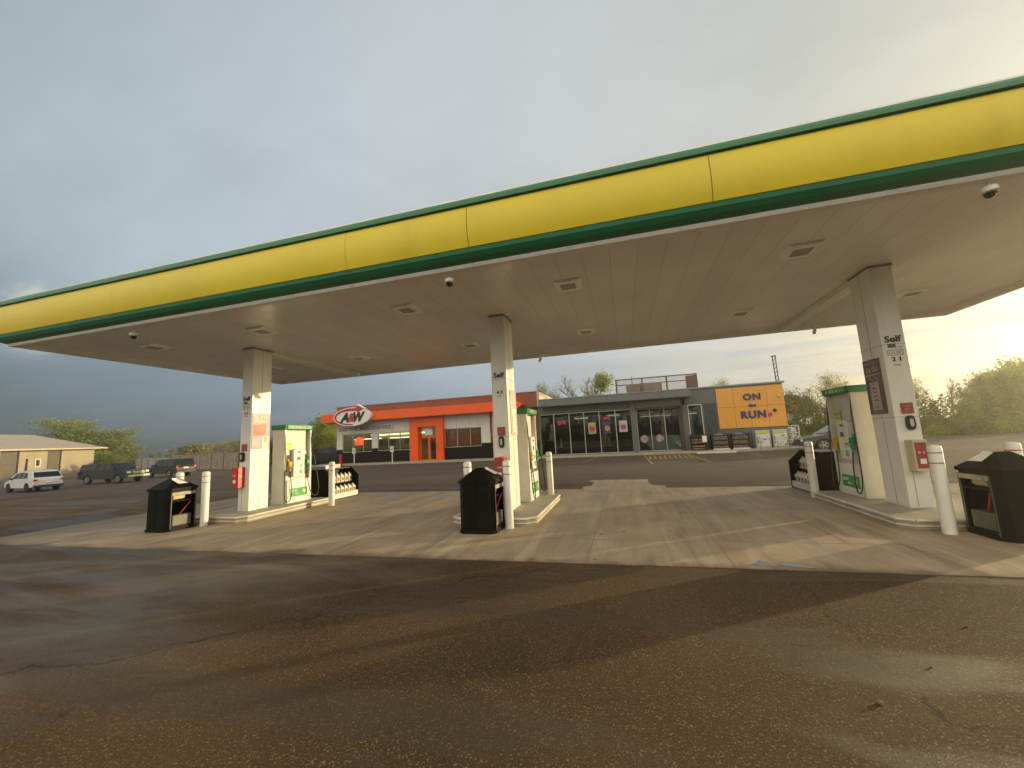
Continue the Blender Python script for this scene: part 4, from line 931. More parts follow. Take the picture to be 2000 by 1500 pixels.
for a, b_ in zip(xs_[:-1], xs_[1:]):
    for z0, z1 in ((1.49, 2.915), (2.93, 4.25)): yp.box(a+.007, b_-.007, WY-.07, WY-.021, z0, z1)
yp.build('ochre_panels', OCHRE, store, bevel=.006)
MB().box(6.27, 10.37, WY-.045, WY-.0205, 1.5, 4.24).build('panel_backing', mat('panel_shadow_gap', (.12, .07, .03), .8), store)
sg = thing('store_sign', 'dark blue raised letters with red dot on the ochre wall', 'sign', (8.42, WY-.071, 2.95))
text('lettering', 'ON', '-y', (.02, 0, .61), 1.06, .46, NAVY, sg, depth=.06, bold=.035, spacing=1.1)
text('lettering', 'the', '-y', (0, 0, .04), .46, .24, NAVY, sg, depth=.05, bold=.03)
text('lettering', 'RUN', '-y', (.0, 0, -.59), 1.5, .50, NAVY, sg, depth=.06, bold=.035, spacing=1.12)
MB().prism([(1.0+.12*math.cos(a), -.66+.12*math.sin(a)) for a in [2*math.pi*k/16 for k in range(16)]], 'y', -.05, 0).build('red_dot', RED, sg)
MB().prism([(1.30+.12*math.cos(a), -.40+.12*math.sin(a)) for a in [2*math.pi*k/16 for k in range(16)]], 'y', -.03, 0).build('round_emblem', DARK, sg)
wl = thing('wall_lamp', 'small white lamp high on the ochre wall', 'lamp', (10.05, WY-.071, 3.5)); MB().box(-.08, .08, -.12, 0, -.03, .04).build('shade', WCLAD, wl, bevel=.01)
# roof screen, units, mast
rs = thing('roof_screen', 'brown railed screen around the roof unit of the store', 'railing', (0, 0, 0))
mb = MB(); X0, X1, Y0, Y1, Z0, Z1 = -.38, 5.7, 33.6, 37.5, 4.2, 5.80
for (x, y) in ((X0, Y0), (1.65, Y0), (3.5, Y0), (X1, Y0), (X0, Y1), (X1, Y1)): MB().box(x-.05, x+.05, y-.05, y+.05, Z0, Z1).build('post', RAIL, rs)
mb = MB(); mb.box(X0-.05, X1+.05, Y0-.06, Y0+.06, Z1, Z1+.08); mb.box(X0-.06, X0+.06, Y0+.06, Y1, Z1, Z1+.08); mb.box(X1-.06, X1+.06, Y0+.06, Y1, Z1, Z1+.08); mb.box(X0-.05, X1+.05, Y1, Y1+.1, Z1, Z1+.08); mb.box(4.9, X1-.05, Y0-.03, Y0-.02, 4.75, 5.75); mb.build('rail', RAIL, rs)
mb = MB()
for k in range(100): xx = X0+.05+k*(X1-X0-.1)/100; mb.box(xx, xx+.008, Y0-.01, Y0+.0, 4.3, Z1)
for k in range(24): zz2 = 4.35+k*.06; mb.box(X0, X1, Y0+.001, Y0+.009, zz2, zz2+.007)
mb.build('wire_mesh', RAIL, rs)
hu = thing('roof_unit', 'tan rooftop ventilation unit inside the brown screen', 'roof unit', (0, 0, 0))
MB().box(.4, 1.5, 34.2, 35.5, 4.2, 5.5).build('cabinet', TAN, hu, bevel=.02); MB().box(1.55, 3.2, 34.3, 36, 4.2, 5.48).build('cabinet', TAN, hu, bevel=.02)
MB().cyl(.9, 33.9, 4.2, 6.1, .05, 8).build('flue', TAN, hu)
ms = thing('roof_mast', 'thin dark lattice mast on the right end of the store', 'mast', (10.42, 31.4, 4.47))
mb = MB(); mb.tube([(-.06, 0, 0), (-.1, 0, 1.85)], .035, 6); mb.tube([(.1, 0, 0), (.08, 0, 1.85)], .03, 6)
for k in range(6): mb.tube([(-.08, 0, k*.3), (.1, 0, k*.3+.28)], .015, 5)
mb.box(-.16, .14, -.05, .05, 1.83, 1.9); mb.build('lattice', DARK, ms)
# displays in front of the end block
fw = thing('firewood_stand', 'black stand stacked with firewood bundles by the store wall', 'display stand', (4.75, 29.75, .12))
mb = MB(); mb.box(-.45, .45, 0, .5, 0, .05); mb.box(-.45, -.41, 0, .5, .05, 1.05); mb.box(.41, .45, 0, .5, .05, 1.05); mb.box(-.41, .41, .46, .5, .05, 1.05); mb.box(-.45, .45, -.02, .5, .86, 1.08); mb.box(-.41, .41, 0, .46, .45, .48); mb.build('stand', DARK, fw)
mb = MB(); rnd = random.Random(6)
for row in range(2):
    for k in range(12):
        mb.lathe(-.34+.125*(k % 6)+rnd.uniform(-.01, .01), .12+.43*row+.17*(k//6)+rnd.uniform(-.01, .01), [(.06, -.0), (.065, .4)], 8, ax='y')
mb.build('log_ends', mat('log_ends', (.26, .15, .09), .8, var=.5, scale=9), fw)
MB().box(.22, .5, -.05, -.03, .55, .98).build('price_card', PAPER, fw)
shp = None
for x, nm in ((6.1, 'left'), (7.3, 'right')):
    if shp is None:
        shp = thing('jug_shelf', 'black shelf of washer jugs under the ochre wall, left of two', 'display stand', (x, 29.75, .12), 0, 'black jug shelves by the store wall')
        mb = MB()
        for z in (0, .32, .62): mb.box(-.5, .5, 0, .5, z, z+.04)
        mb.box(-.52, -.48, -.02, .52, 0, 1.05); mb.box(.48, .52, -.02, .52, 0, 1.05); mb.box(-.48, .48, .46, .5, .04, 1.0); mb.build('shelf', DARK, shp)
        MB().box(-.42, .42, -.03, .02, .94, 1.12).build('header', mat('header_navy', (.05, .05, .09), .5), shp)
        mk = MB(); marks(mk, '-y', (-.1, -.03, 1.03), .5, .06, .005, rnd, n=7); mk.build('header_lettering', PAPER, shp)
        mb = MB()
        for z in (.04, .36, .66):
            for k in range(7): xx = -.39+.13*k; mb.box(xx-.055, xx+.055, .03, .2, z, z+.18)
        mb.build('jug_row', JUGB, shp, bevel=.012)
        mb = MB()
        for z in (.04, .36, .66):
            for k in range(7): xx = -.39+.13*k; mb.cyl(xx, .1, z+.18, z+.235, .028, 8, .02)
        mb.build('jug_caps', JUGW, shp)
        mb = MB(); mb.box(-.5, .5, -.03, -.005, .0, .09); mb.build('front_rail', OFFW, shp)
    else: dup(shp, (x, 29.75, .12), 0, 'black shelf of washer jugs under the ochre wall, right of two')
for x, nm in ((8.62, 'left'), (9.6, 'right')):
    f = thing('ice_freezer', 'grey-white outdoor ice freezer with yellow header, the %s one' % nm, 'freezer', (x, 29.7, .12), 0, 'outdoor freezers by the store wall')
    MB().box(-.43, .43, 0, .75, 0, 1.16).build('cabinet', mat('freezer_grey', (.40, .41, .42), .4), f, bevel=.015)
    MB().box(-.36, .36, -.012, 0, .93, 1.13).build('header', mat('freezer_header', (.55, .50, .12), .5), f)
    dr = MB().box(-.38, .38, -.03, 0, .10, .90).build('door', WCLAD, f, bevel=.008)
    mk = MB(); rnd = random.Random(12 if nm == 'left' else 15)
    for k in range(9): xx = rnd.uniform(-.3, .2); zz2 = rnd.uniform(.15, .75); mk.box(xx, xx+rnd.uniform(.05, .14), -.036, -.031, zz2, zz2+rnd.uniform(.04, .12))
    mk.build('door_picture', mat('freezer_print_'+nm, (.22, .22, .22) if nm == 'left' else (.28, .30, .12), .5, var=.5), dr)
    MB().box(-.36, -.33, -.07, -.03, .3, .75).build('handle', DARK, dr)
hp = thing('guard_hoop', 'steel guard hoop before the left freezer', 'hoop', (8.16, 28.75, 0), 0, 'steel guard hoops by the kerb')
mb = MB(); mb.tube([(0, 0, 0), (0, 0, .72), (.06, 0, .8), (.5, 0, .8), (.56, 0, .72), (.56, 0, 0)], .035, 8); mb.build('hoop', STEEL, hp, smooth=True)
dup(hp, (9.1, 28.75, 0), 0, 'steel guard hoop before the right freezer'); dup(hp, (10.35, 29.0, 0), R(90), 'steel guard hoop at the corner of the store')
pc = thing('gas_bottle_cage', 'white wire cage of gas bottles on the side wall of the store', 'cage', (10.8, 31.6, .0))
mb = MB()
for x in (-.3, .35): 
    for y in (-.6, 0, .6): mb.box(x-.02, x+.02, y-.02, y+.02, 0, 1.5)
for z in (.05, .55, 1.0, 1.48):
    mb.box(-.3, .35, -.62, -.58, z-.015, z+.015); mb.box(-.3, .35, .58, .62, z-.015, z+.015); mb.box(.33, .37, -.6, .6, z-.015, z+.015); mb.box(-.32, -.28, -.6, .6, z-.015, z+.015)
for k in range(7): mb.box(-.26+.09*k, -.25+.09*k, -.61, -.6, .05, 1.5)
mb.build('cage_frame', WHITE, pc)
mb = MB()
for z in (.08, .58, 1.03):
    for y in (-.38, .0, .38): mb.lathe(.02, y, [(.05, z), (.14, z+.06), (.14, z+.26), (.05, z+.34)], 12)
mb.build('gas_bottles', WHITE, pc, smooth=True)
cs = thing('wheel_stop', 'long pale concrete wheel stop before the store shelves', 'wheel stop', (5.45, 28.2, 0))
MB().prism([(-.1, 0), (.1, 0), (.06, .12), (-.06, .12)], 'x', -1.15, 1.15).build('block', mat('pale_concrete', (.5, .46, .4), .8), cs, bevel=.01)

# ------------------------------------------------------------------ vehicles
TYRE = mat('tyre', (.014, .014, .013), .75); RIMD = mat('dark_rim', (.04, .04, .04), .35, .6); RIMS = mat('silver_rim', (.5, .5, .5), .3, .8)
CGL = mat('car_glass', (.006, .007, .008), .05, var=.02, spec=.35); LAMP = mat('headlamp', (.7, .7, .66), .15, coat=.6); TAIL = mat('tail_lamp', (.4, .01, .01), .2, coat=.5)
CHROME = mat('chrome', (.6, .6, .6), .15, .9, .03); TRIM = mat('black_trim', (.02, .02, .02), .5)
def vehicle(name, label, cat, loc, heading, paint, Lg, W, H, low, roofline, wheels, wr=.35, rim=RIMS, belt=1.0, glass=None, extras=(), group=None, grille=True, pillar=()):
    """x forward from the rear (0) to the nose (Lg); low = body outline (x,z), roofline = greenhouse outline starting and ending on the belt"""
    r = thing(name, label, cat, loc, heading, group)
    hw = W/2; ox = -Lg/2
    # body outline with wheel arches
    out = []
    base = .30 if wr < .38 else .42
    for wx in wheels:
        for k in range(9):
            a = math.pi-math.pi*k/8; out.append((wx+(wr+.06)*math.cos(a), max(base, wr+(wr+.06)*math.sin(a))))
    outline = [(low[0][0], low[0][1])]+out+list(low[1:])
    mb = MB()
    sec = [(-1, -.06), (-.98, 0)]
    n = len(outline)
    # three rings across: outer skin slightly narrower at the top through z-dependent tuck
    def tuck(z): return hw*(1-.05*max(0, (z-.55)/.6)-.04*max(0, (.5-z)/.3))
    vs = []
    for s in (-1, -.9, .9, 1):
        for (x, z) in outline:
            xs2 = ox+x; yy = s*tuck(z)
            # round the plan shape at the nose and tail
            e = min(x, Lg-x)
            if abs(s) == 1 and e < .5: yy *= 1-.16*(1-e/.5)**2
            vs.append((xs2, yy, z))
    fs = [tuple(range(n)), tuple(range(3*n, 4*n))]
    for k in range(3): fs += [(k*n+i, k*n+(i+1) % n, (k+1)*n+(i+1) % n, (k+1)*n+i) for i in range(n)]
    mb.add(vs, fs); body = mb.build('body', paint, r, bevel=.03, smooth=True)
    # greenhouse
    mb = MB(); n = len(roofline); ins = .13
    def gy(z): return tuck(belt)-.02-ins*max(0, (z-belt)/(H-belt))**1.1
    vs = [(ox+x, s*gy(z), z) for s in (-1, 1) for (x, z) in roofline]
    mb.add(vs, [tuple(range(n)), tuple(range(n, 2*n))]+[(i, (i+1) % n, n+(i+1) % n, n+i) for i in range(n)])
    mb.build('cabin', paint, r, bevel=.03, smooth=True)
    # side windows
    for s in (-1, 1):
        g2 = MB()
        for poly in glass['side']:
            g2.add([(ox+x, s*(gy(z)+.008), z) for x, z in poly], [tuple(range(len(poly)))])
        g2.build('side_window', CGL, r, recalc=False)
    for nm, (xa, za, xb, zb) in (('windscreen', glass['front']), ('rear_window', glass['rear'])):
        off = .012 if nm == 'windscreen' else -.012
        ya, yb = gy(za)-.07, gy(zb)-.07
        MB().add([(ox+xa+off, -ya, za+.006), (ox+xa+off, ya, za+.006), (ox+xb+off, yb, zb+.006), (ox+xb+off, -yb, zb+.006)], [(0, 1, 2, 3)]).build(nm, CGL, r, recalc=False)
    for wx in wheels:
        for s in (-1, 1):
            t_ = MB().lathe(ox+wx, wr, [(wr*.7, s*(hw-.26)), (wr*.96, s*(hw-.24)), (wr, s*(hw-.20)), (wr, s*(hw-.07)), (wr*.95, s*(hw-.03)), (wr*.68, s*(hw-.025))], 22, ax='y').build('wheel', TYRE, r, smooth=True)
            rm = MB().lathe(ox+wx, wr, [(wr*.66, s*(hw-.10)), (wr*.66, s*(hw-.022)), (wr*.58, s*(hw-.022)), (wr*.54, s*(hw-.06)), (.02, s*(hw-.05))], 18, ax='y')
            for k in range(5):
                a = 2*math.pi*k/5; c_, s_ = math.cos(a), math.sin(a); y_ = sorted((s*(hw-.055), s*(hw-.02)))
                pp = [(.04*-s_, .04*c_), (wr*.6*c_-.03*s_, wr*.6*s_+.03*c_), (wr*.6*c_+.03*s_, wr*.6*s_-.03*c_), (.04*s_, -.04*c_)]
                rm.prism([(ox+wx+p[0], wr+p[1]) for p in pp], 'y', y_[0], y_[1])
            rm.build('rim', rim, t_)
    for nm, m_, bxs in extras:
        for (x0, x1, y0, y1, z0, z1) in bxs: MB().box(ox+x0, ox+x1, y0, y1, z0, z1).build(nm, m_, r, bevel=.012)
    return r
PW = mat('car_white', (.62, .64, .66), .25, var=.03, coat=.8); PGR = mat('truck_green', (.008, .012, .010), .4, 0, .06, coat=.12, spec=.3); PBK = mat('car_black', (.004, .004, .004), .4, 0, .05, coat=.12, spec=.3); PGY = mat('car_grey', (.06, .06, .065), .3, .2, .05, coat=.5)
def suvspec(Lg, W, H, belt):
    return dict(low=[(.02, .42), (Lg-.04, .40), (Lg, .62), (Lg-.08, .80), (Lg-1.05, belt-.02), (.25, belt), (.03, .95), (0, .7)],
      roofline=[(.12, belt-.05), (.40, belt+.34), (.58, H-.10), (.95, H-.02), (1.6, H), (2.3, H-.02), (2.85, H-.12), (3.2, H-.32), (Lg-.98, belt-.05)],
      glass=dict(side=[[(.95, belt+.08), (1.55, belt+.05), (1.5, H-.13), (1.15, H-.17)], [(1.62, belt+.05), (2.35, belt+.05), (2.25, H-.13), (1.58, H-.12)], [(2.42, belt+.05), (3.2, belt+.05), (2.8, H-.22), (2.32, H-.14)]],
                 front=(Lg-1.06, belt+.05, 2.95, H-.17), rear=(.22, belt+.10, .54, H-.14)))
S = suvspec(4.5, 1.84, 1.66, 1.02)
hwd = .92
def vex(Lg, hw, tailz=(.82, .98), headz=(.62, .76), mirx=None):
    return [('tail_light', TAIL, [(.0, .10, s*(hw-.16)-.13, s*(hw-.16)+.08, tailz[0], tailz[1]) for s in (-1, 1)]),
            ('headlight', LAMP, [(Lg-.16, Lg+.0, s*(hw-.22)-.14, s*(hw-.22)+.10, headz[0], headz[1]) for s in (-1, 1)]),
            ('grille', TRIM, [(Lg-.06, Lg+.02, -hw*.5, hw*.5, headz[0]-.16, headz[1]-.02)]),
            ('bumper', TRIM, [(-.04, .12, -hw+.1, hw-.1, .34, .52), (Lg-.12, Lg+.03, -hw+.12, hw-.12, .30, .44)]),
            ('licence_plate', PAPER, [(-.035, .01, -.22, .22, .66, .78)]),
            ('mirror', TRIM, [((mirx or Lg-1.45), (mirx or Lg-1.45)+.12, s*(hw+.02)-.08, s*(hw+.02)+.08, 1.0, 1.13) for s in (-1, 1)])]
def heading(az): return R(90+az)   # az degrees counter-clockwise from +Y; x axis of the model is forward
vehicle('parked_car', 'white compact SUV parked at the far left of the lot', 'car', (-46.8, 21.6, -.7), heading(86), PW, 4.5, 1.84, 1.66, S['low'], S['roofline'], [.85, 3.55], .34, RIMD, 1.02, S['glass'], vex(4.5, .92))
# pickup with canopy cap
tl = 5.7; bt = 1.22
vehicle('pickup_truck', 'dark green pickup truck with a bed cap, facing right', 'pickup truck', (-47.6, 27.4, -.7), heading(-84), PGR, tl, 1.98, 1.88,
  [(.02, .55), (tl-.04, .50), (tl, .75), (tl-.03, 1.10), (tl-1.35, 1.20), (2.3, bt), (.03, bt), (0, .8)],
  [(.08, bt-.05), (.16, 1.78), (.3, 1.84), (2.1, 1.86), (2.25, 1.86), (2.35, 1.88), (3.55, 1.86), (4.32, bt-.05)], [1.15, 4.65], .40, RIMS, bt,
  dict(side=[[(.3, 1.30), (2.0, 1.30), (1.98, 1.72), (.36, 1.70)], [(2.35, 1.28), (3.0, 1.28), (2.98, 1.76), (2.38, 1.76)], [(3.08, 1.28), (4.0, 1.28), (3.5, 1.76), (3.06, 1.76)]], front=(4.22, 1.27, 3.62, 1.81), rear=(.09, 1.3, .15, 1.72)),
  [('headlight', LAMP, [(tl-.08, tl+.02, s*.80-.16, s*.80+.14, .86, 1.06) for s in (-1, 1)]), ('grille', mat('dull_grille', (.16, .16, .15), .3, .6), [(tl-.05, tl+.03, -.56, .56, .80, 1.08)]), ('bumper', mat('dull_bumper', (.22, .22, .21), .3, .7), [(tl-.1, tl+.12, -.96, .96, .50, .72), (-.1, .05, -.94, .94, .5, .7)]),
   ('tail_light', TAIL, [(-.01, .04, s*.88-.08, s*.88+.08, .85, 1.15) for s in (-1, 1)]), ('mirror', TRIM, [(3.95, 4.12, s*1.08-.10, s*1.08+.10, 1.25, 1.48) for s in (-1, 1)]), ('cap_seam', TRIM, [(2.24, 2.29, -.86, .86, 1.22, 1.80)])])
# big black wagon
wl_ = 5.5; bt = 1.15
vehicle('parked_car', 'long black full-size SUV seen from behind, right of the pickup', 'car', (-48.2, 32.8, -.7), heading(84), PBK, wl_, 2.0, 1.92,
  [(.02, .48), (wl_-.04, .46), (wl_, .7), (wl_-.05, 1.0), (wl_-1.3, 1.12), (.2, bt), (.02, 1.05), (0, .75)],
  [(.05, bt-.05), (.2, 1.6), (.35, 1.88), (1.2, 1.92), (3.0, 1.92), (3.45, 1.88), (4.2, bt-.05)], [1.15, 4.4], .39, RIMS, bt,
  dict(side=[[(.45, 1.22), (1.5, 1.22), (1.5, 1.76), (.55, 1.76)], [(1.6, 1.22), (2.55, 1.22), (2.55, 1.78), (1.6, 1.78)], [(2.65, 1.22), (3.95, 1.22), (3.4, 1.76), (2.65, 1.78)]], front=(4.1, 1.2, 3.5, 1.84), rear=(.1, 1.25, .26, 1.78)),
  vex(wl_, 1.0, (.9, 1.2), (.75, .95), 3.8)[:3]+[('bumper', TRIM, [(-.12, .08, -.92, .92, .46, .62)]), ('licence_plate', PAPER, [(-.03, .01, -.26, .26, .88, 1.04)]), ('mirror', TRIM, [(3.8, 3.95, s*1.08-.1, s*1.08+.1, 1.2, 1.38) for s in (-1, 1)])])
# grey sedan at the right, beyond the store corner
sl_ = 4.7; bt = .95
sedan_low = [(.02, .40), (sl_-.04, .36), (sl_, .56), (sl_-.1, .72), (sl_-1.25, .92), (1.0, bt), (.15, .98), (0, .7)]
sedan_roof = [(.55, bt-.06), (1.25, 1.34), (1.6, 1.43), (2.2, 1.45), (2.7, 1.41), (3.65, bt-.08)]
sedan_gl = dict(side=[[(1.05, 1.0), (1.85, 1.0), (1.85, 1.36), (1.4, 1.33)], [(1.92, 1.0), (2.65, 1.0), (2.45, 1.36), (1.92, 1.36)], [(2.72, 1.0), (3.3, 1.0), (2.78, 1.32), (2.52, 1.36)]], front=(3.5, .98, 2.82, 1.39), rear=(.72, 1.0, 1.22, 1.31))
vehicle('parked_car', 'grey sedan parked beyond the right corner of the store', 'car', (12.0, 27.3, 0), heading(88), PGY, sl_, 1.82, 1.45, sedan_low, sedan_roof, [.9, 3.7], .33, RIMS, bt, sedan_gl, vex(sl_, .91, (.72, .86), (.56, .68), 3.2))
vehicle('parked_car', 'dark sedan parked in shade left of the restaurant', 'car', (-32.2, 34.0, zg(-32)), heading(-75), PBK, sl_, 1.82, 1.45, sedan_low, sedan_roof, [.9, 3.7], .33, RIMS, bt, sedan_gl, vex(sl_, .91, (.72, .86), (.56, .68), 3.2))
vehicle('parked_car', 'black SUV parked in shade at the left corner of the restaurant', 'car', (-27.9, 33.6, zg(-28)), heading(75), PBK, 4.5, 1.84, 1.66, S['low'], S['roofline'], [.85, 3.55], .34, RIMD, 1.02, S['glass'], vex(4.5, .92))

# ------------------------------------------------------------------ far left house and fence
A = Vector((-89.5, 30.5, 0)); Bp = Vector((-97.8, 55.5, 0)); dv = (Bp-A).normalized(); ang = math.atan2(dv.y, dv.x); LN = (Bp-A).length-3.2
hs = thing('workshop_building', 'long low tan building with hipped metal roof at the far left', 'building', (A.x, A.y, -.75), ang)
TANW = mat('tan_stucco', (.40, .34, .25), .85, var=.12, scale=.5); DRW = mat('dark_door', (.13, .11, .09), .7, var=.3); ROOF, t, b = newmat('ribbed_roof')
v = tvec(t); sx = t.nodes.new('ShaderNodeSeparateXYZ'); t.links.new(v, sx.inputs[0]); fr = tmath(t, 'FRACT', tmath(t, 'MULTIPLY', sx.outputs['X'], 1.4)); rb_ = tmap(t, tmath(t, 'ABSOLUTE', tmath(t, 'SUBTRACT', fr, .5)), .36, .46)
t.links.new(tmix(t, rb_, (.36, .31, .25), (.22, .19, .15)), b.inputs['Base Color']); b.inputs['Roughness'].default_value = .5; tbump(t, rb_, .6, .05, b)
mb = MB(); mb.box(0, LN, .0, 12, 0, 4.55); mb.build('wall', TANW, hs)
for (x0, x1) in ((8.6, 10.9), (15.2, 17.2)):
    dd = MB().box(x0, x1, -.05, 0, 0, 4.2).build('bay_door', DRW, hs)
    MB().box(x1-.15, x1+.05, -.12, -.05, 0, 4.3).build('door_frame', DARK, dd)
wn = MB().box(13.25, 14.15, -.08, 0, 1.55, 2.95).build('window', WCLAD, hs); MB().box(13.45, 13.95, -.1, -.081, 1.75, 2.75).build('pane', DARK, wn)
MB().box(12.0, 12.25, -.1, 0, 0, 3.0).build('downpipe', DARK, hs)
mb = MB(); e = 1.2; zr = 7.2
mb.add([(-e, -e, 4.5), (LN+e, -e, 4.5), (LN+e, 12+e, 4.5), (-e, 12+e, 4.5), (6, 6, zr), (LN-5, 6, zr)], [(0, 1, 2, 3), (0, 1, 5, 4), (1, 2, 5), (2, 3, 4, 5), (3, 0, 4)])
mb.build('roof', ROOF, hs, recalc=True)
MB().box(-e-.02, LN+e+.02, -e-.06, -e+.02, 4.32, 4.56).build('eaves_board', mat('eave_cream', (.55, .47, .34), .6), hs)
# fence
FA, FB = Vector((-96.0, 58.8)), Vector((-50.4, 42.5)); fd = (FB-FA).normalized(); fa = math.atan2(fd.y, fd.x); FL = (FB-FA).length
fn = thing('wooden_fence', 'weathered tall board fence along the far edge of the lot', 'fence', (FA.x, FA.y, -.75), fa)
WOOD = mat('weathered_wood', (.30, .25, .20), .9, var=.35, scale=1.5, dirt=((.12, .10, .08), .8)); GRW = mat('grey_sheet', (.40, .38, .35), .6, var=.12)
rnd = random.Random(11); mb = MB(); m2 = MB(); x = 0; i = 0
while x < FL:
    w_ = .32; z1 = 1.95+.12*rnd.random()+(.3 if x > FL*.45 else 0)
    (m2 if x < FL*.42 else mb).box(x, x+w_-.03, rnd.uniform(-.02, .02), .06, 0, z1); x += w_
mb.build('boards', WOOD, fn); m2.build('sheet_panels', GRW, fn)
for k in range(12): xx = FL*k/11; MB().box(xx-.1, xx+.1, -.12, -.025, 0, 2.25).build('post', WOOD, fn)

# ------------------------------------------------------------------ trees
def make_tree(seed, H, rad, leaves, lsize, trunk_r=.22, base=.25, spread=.9, leafmat='fresh', bare=.0, shape=1.0):
    rnd = random.Random(seed); tb = MB(); tips = []
    def grow(p, d, ln, r, lvl):
        pts = [p]; q = p.copy(); dd = d.copy(); n = 4
        for k in range(n):
            dd = (dd+Vector((rnd.uniform(-.18, .18), rnd.uniform(-.18, .18), rnd.uniform(-.02, .14)))).normalized()
            q = q+dd*ln/n; pts.append(q.copy())
        tb.tube(pts, r, 5 if lvl > 1 else 7, r2=r*.45, cap=False)
        if lvl >= 2: tips.extend([(pts[2], r), (pts[3], r), (pts[4], r)])
        if lvl < 4:
            m_ = (5, 4, 3, 2)[lvl]
            for k in range(m_):
                t_ = rnd.uniform(.35, 1.0) if lvl else rnd.uniform(base, 1.0)
                i = min(int(t_*n), n-1); s0 = pts[i].lerp(pts[i+1], t_*n-i)
                a = rnd.uniform(0, 2*math.pi); el = rnd.uniform(.25, .95)
                nd = Vector((math.cos(a)*spread, math.sin(a)*spread, el)).normalized()*.75+dd*.35
                grow(s0, nd.normalized(), ln*rnd.uniform(.5, .72)*(rad/H*1.5 if lvl == 0 else 1), r*.5, lvl+1)
    grow(Vector((0, 0, 0)), Vector((0, 0, 1)), H*.82, trunk_r, 0)
    # leaves: clumps around the twig ends
    rs = np.random.RandomState(seed); T = np.array([t_[0][:] for t_ in tips])
    T[:, :2] *= np.minimum(1, rad*1.05/np.maximum(np.linalg.norm(T[:, :2], axis=1), 1e-3))[:, None]
    # clumps: on the twig ends, and through an uneven egg-shaped envelope
    K = int((34 if leafmat == 'olive' else 55)*(1-bare)); d = rs.randn(K, 3); d /= np.linalg.norm(d, axis=1)[:, None]; rr_ = (.45+.55*rs.rand(K))[:, None]
    zc = H*(.5+base*.5); E_ = d*rr_*np.array([rad*.95, rad*.95, H*(1-base)*.47])+np.array([0, 0, zc])
    E_[:, :2] *= np.clip(1.15-.55*(E_[:, 2:3]-zc)/(H*.5), .45, 1.2)
    T = np.concatenate([T[rs.permutation(len(T))[:K+10]], E_]) if K else T
    ci = rs.randint(0, len(T), leaves); cl = rs.rand(len(T)) > bare; ci = ci[cl[ci]]
    sp = (.09+.13*rs.rand(len(T)))[ci]*rad*shape
    c = T[ci]+rs.randn(len(ci), 3)*sp[:, None]*np.array([1, 1, .8])
    c = c[c[:, 2] > .15*H*base]
    zs_ = 8.0/max(c[:, 2].max()*.985, 1); c[:, 2] *= zs_; tb.v = [(p[0], p[1], p[2]*zs_) for p in tb.v]
    n = len(c); a = rs.randn(n, 3); a /= np.linalg.norm(a, axis=1)[:, None]; b_ = np.cross(a, rs.randn(n, 3)); b_ /= np.linalg.norm(b_, axis=1)[:, None]
    s = (lsize*(.6+.8*rs.rand(n)))[:, None]
    V = np.stack([c-a*s, c-b_*s*.55, c+a*s, c+b_*s*.55], 1).reshape(-1, 3)
    me = bpy.data.meshes.new('crown'); me.vertices.add(len(V)); me.vertices.foreach_set('co', V.ravel())
    me.loops.add(n*4); me.loops.foreach_set('vertex_index', np.arange(n*4)); me.polygons.add(n); me.polygons.foreach_set('loop_start', np.arange(n)*4)
    try: me.polygons.foreach_set('loop_total', np.full(n, 4))
    except Exception: pass
    me.update(calc_edges=True); me.validate(); me.materials.append(LEAFS[leafmat])
    tr = tb.build('trunk', BARK, None, recalc=False); cr = bpy.data.objects.new('crown', me); C.objects.link(cr)
    return tr, cr
protos = {}
def tree(kind, x, y, H, label, name='tree', group=None, wide=1.0, rz=None):
    spec = {'fresh': (1, 8, 3.4, 15000, .12, .2, .2, 1.0, 'fresh', .0, 1.15), 'olive': (5, 8, 3.0, 13000, .12, .2, .18, .9, 'olive', .0, 1.05),
            'dark': (9, 8, 3.2, 14000, .13, .22, .12, 1.0, 'dark', .0, 1.1), 'bud': (14, 8, 2.6, 6500, .07, .16, .2, .8, 'bud', .1, .8), 'bare': (21, 8, 2.5, 900, .05, .15, .2, .75, 'bud', .35, .6),
            'poplar': (31, 8, 1.6, 7000, .10, .15, .08, .6, 'fresh', .0, 1.2)}[kind]
    g_ = thing(name, label, 'tree', (x, y, zg(x)-.05), rz if rz is not None else random.Random(x*7+y).uniform(0, 6.28), group)
    if kind not in protos: protos[kind] = make_tree(*spec); pr = protos[kind]
    else:
        pr = [o.copy() for o in protos[kind]]; [C.objects.link(o) for o in pr]
    for o in pr: o.parent = g_
    g_.scale = (H/8*wide, H/8*wide, H/8)
    return g_
tree('fresh', -123.5, 63, 12.6, 'broad bright green tree behind the far left building', wide=1.25)
tree('fresh', -118, 67, 9.8, 'rounded yellow-green tree just right of the far left building', wide=1.3)
tree('fresh', -107, 60, 4.2, 'low bright green bush between building and fence', wide=1.7, name='bush')
tree('olive', -85, 62, 5.0, 'olive shrub rising over the left half of the fence', wide=1.5, name='bush')
tree('olive', -82, 72, 6.4, 'dark rounded tree behind the middle of the fence', wide=1.0)
tree('olive', -74, 74, 6.6, 'taller dark tree behind the right half of the fence', wide=1.2)
tree('bud', -70, 58, 4.8, 'straw-coloured shrub just behind the board fence', wide=1.8, name='bush')
tree('bud', -62, 55, 4.5, 'second straw-coloured shrub behind the fence, nearer the left column', wide=1.8, name='bush')
tree('bud', -78, 60, 4.6, 'pale budding shrub behind the centre of the fence', wide=1.8, name='bush')
tree('olive', -55, 52, 4.4, 'green shrub at the right end of the fence', wide=1.5, name='bush')
tree('dark', -46.5, 55, 8.6, 'dark green tree left of the restaurant', wide=1.1)
tree('fresh', -43, 52, 7.4, 'leafy tree touching the left corner of the restaurant', wide=1.1)
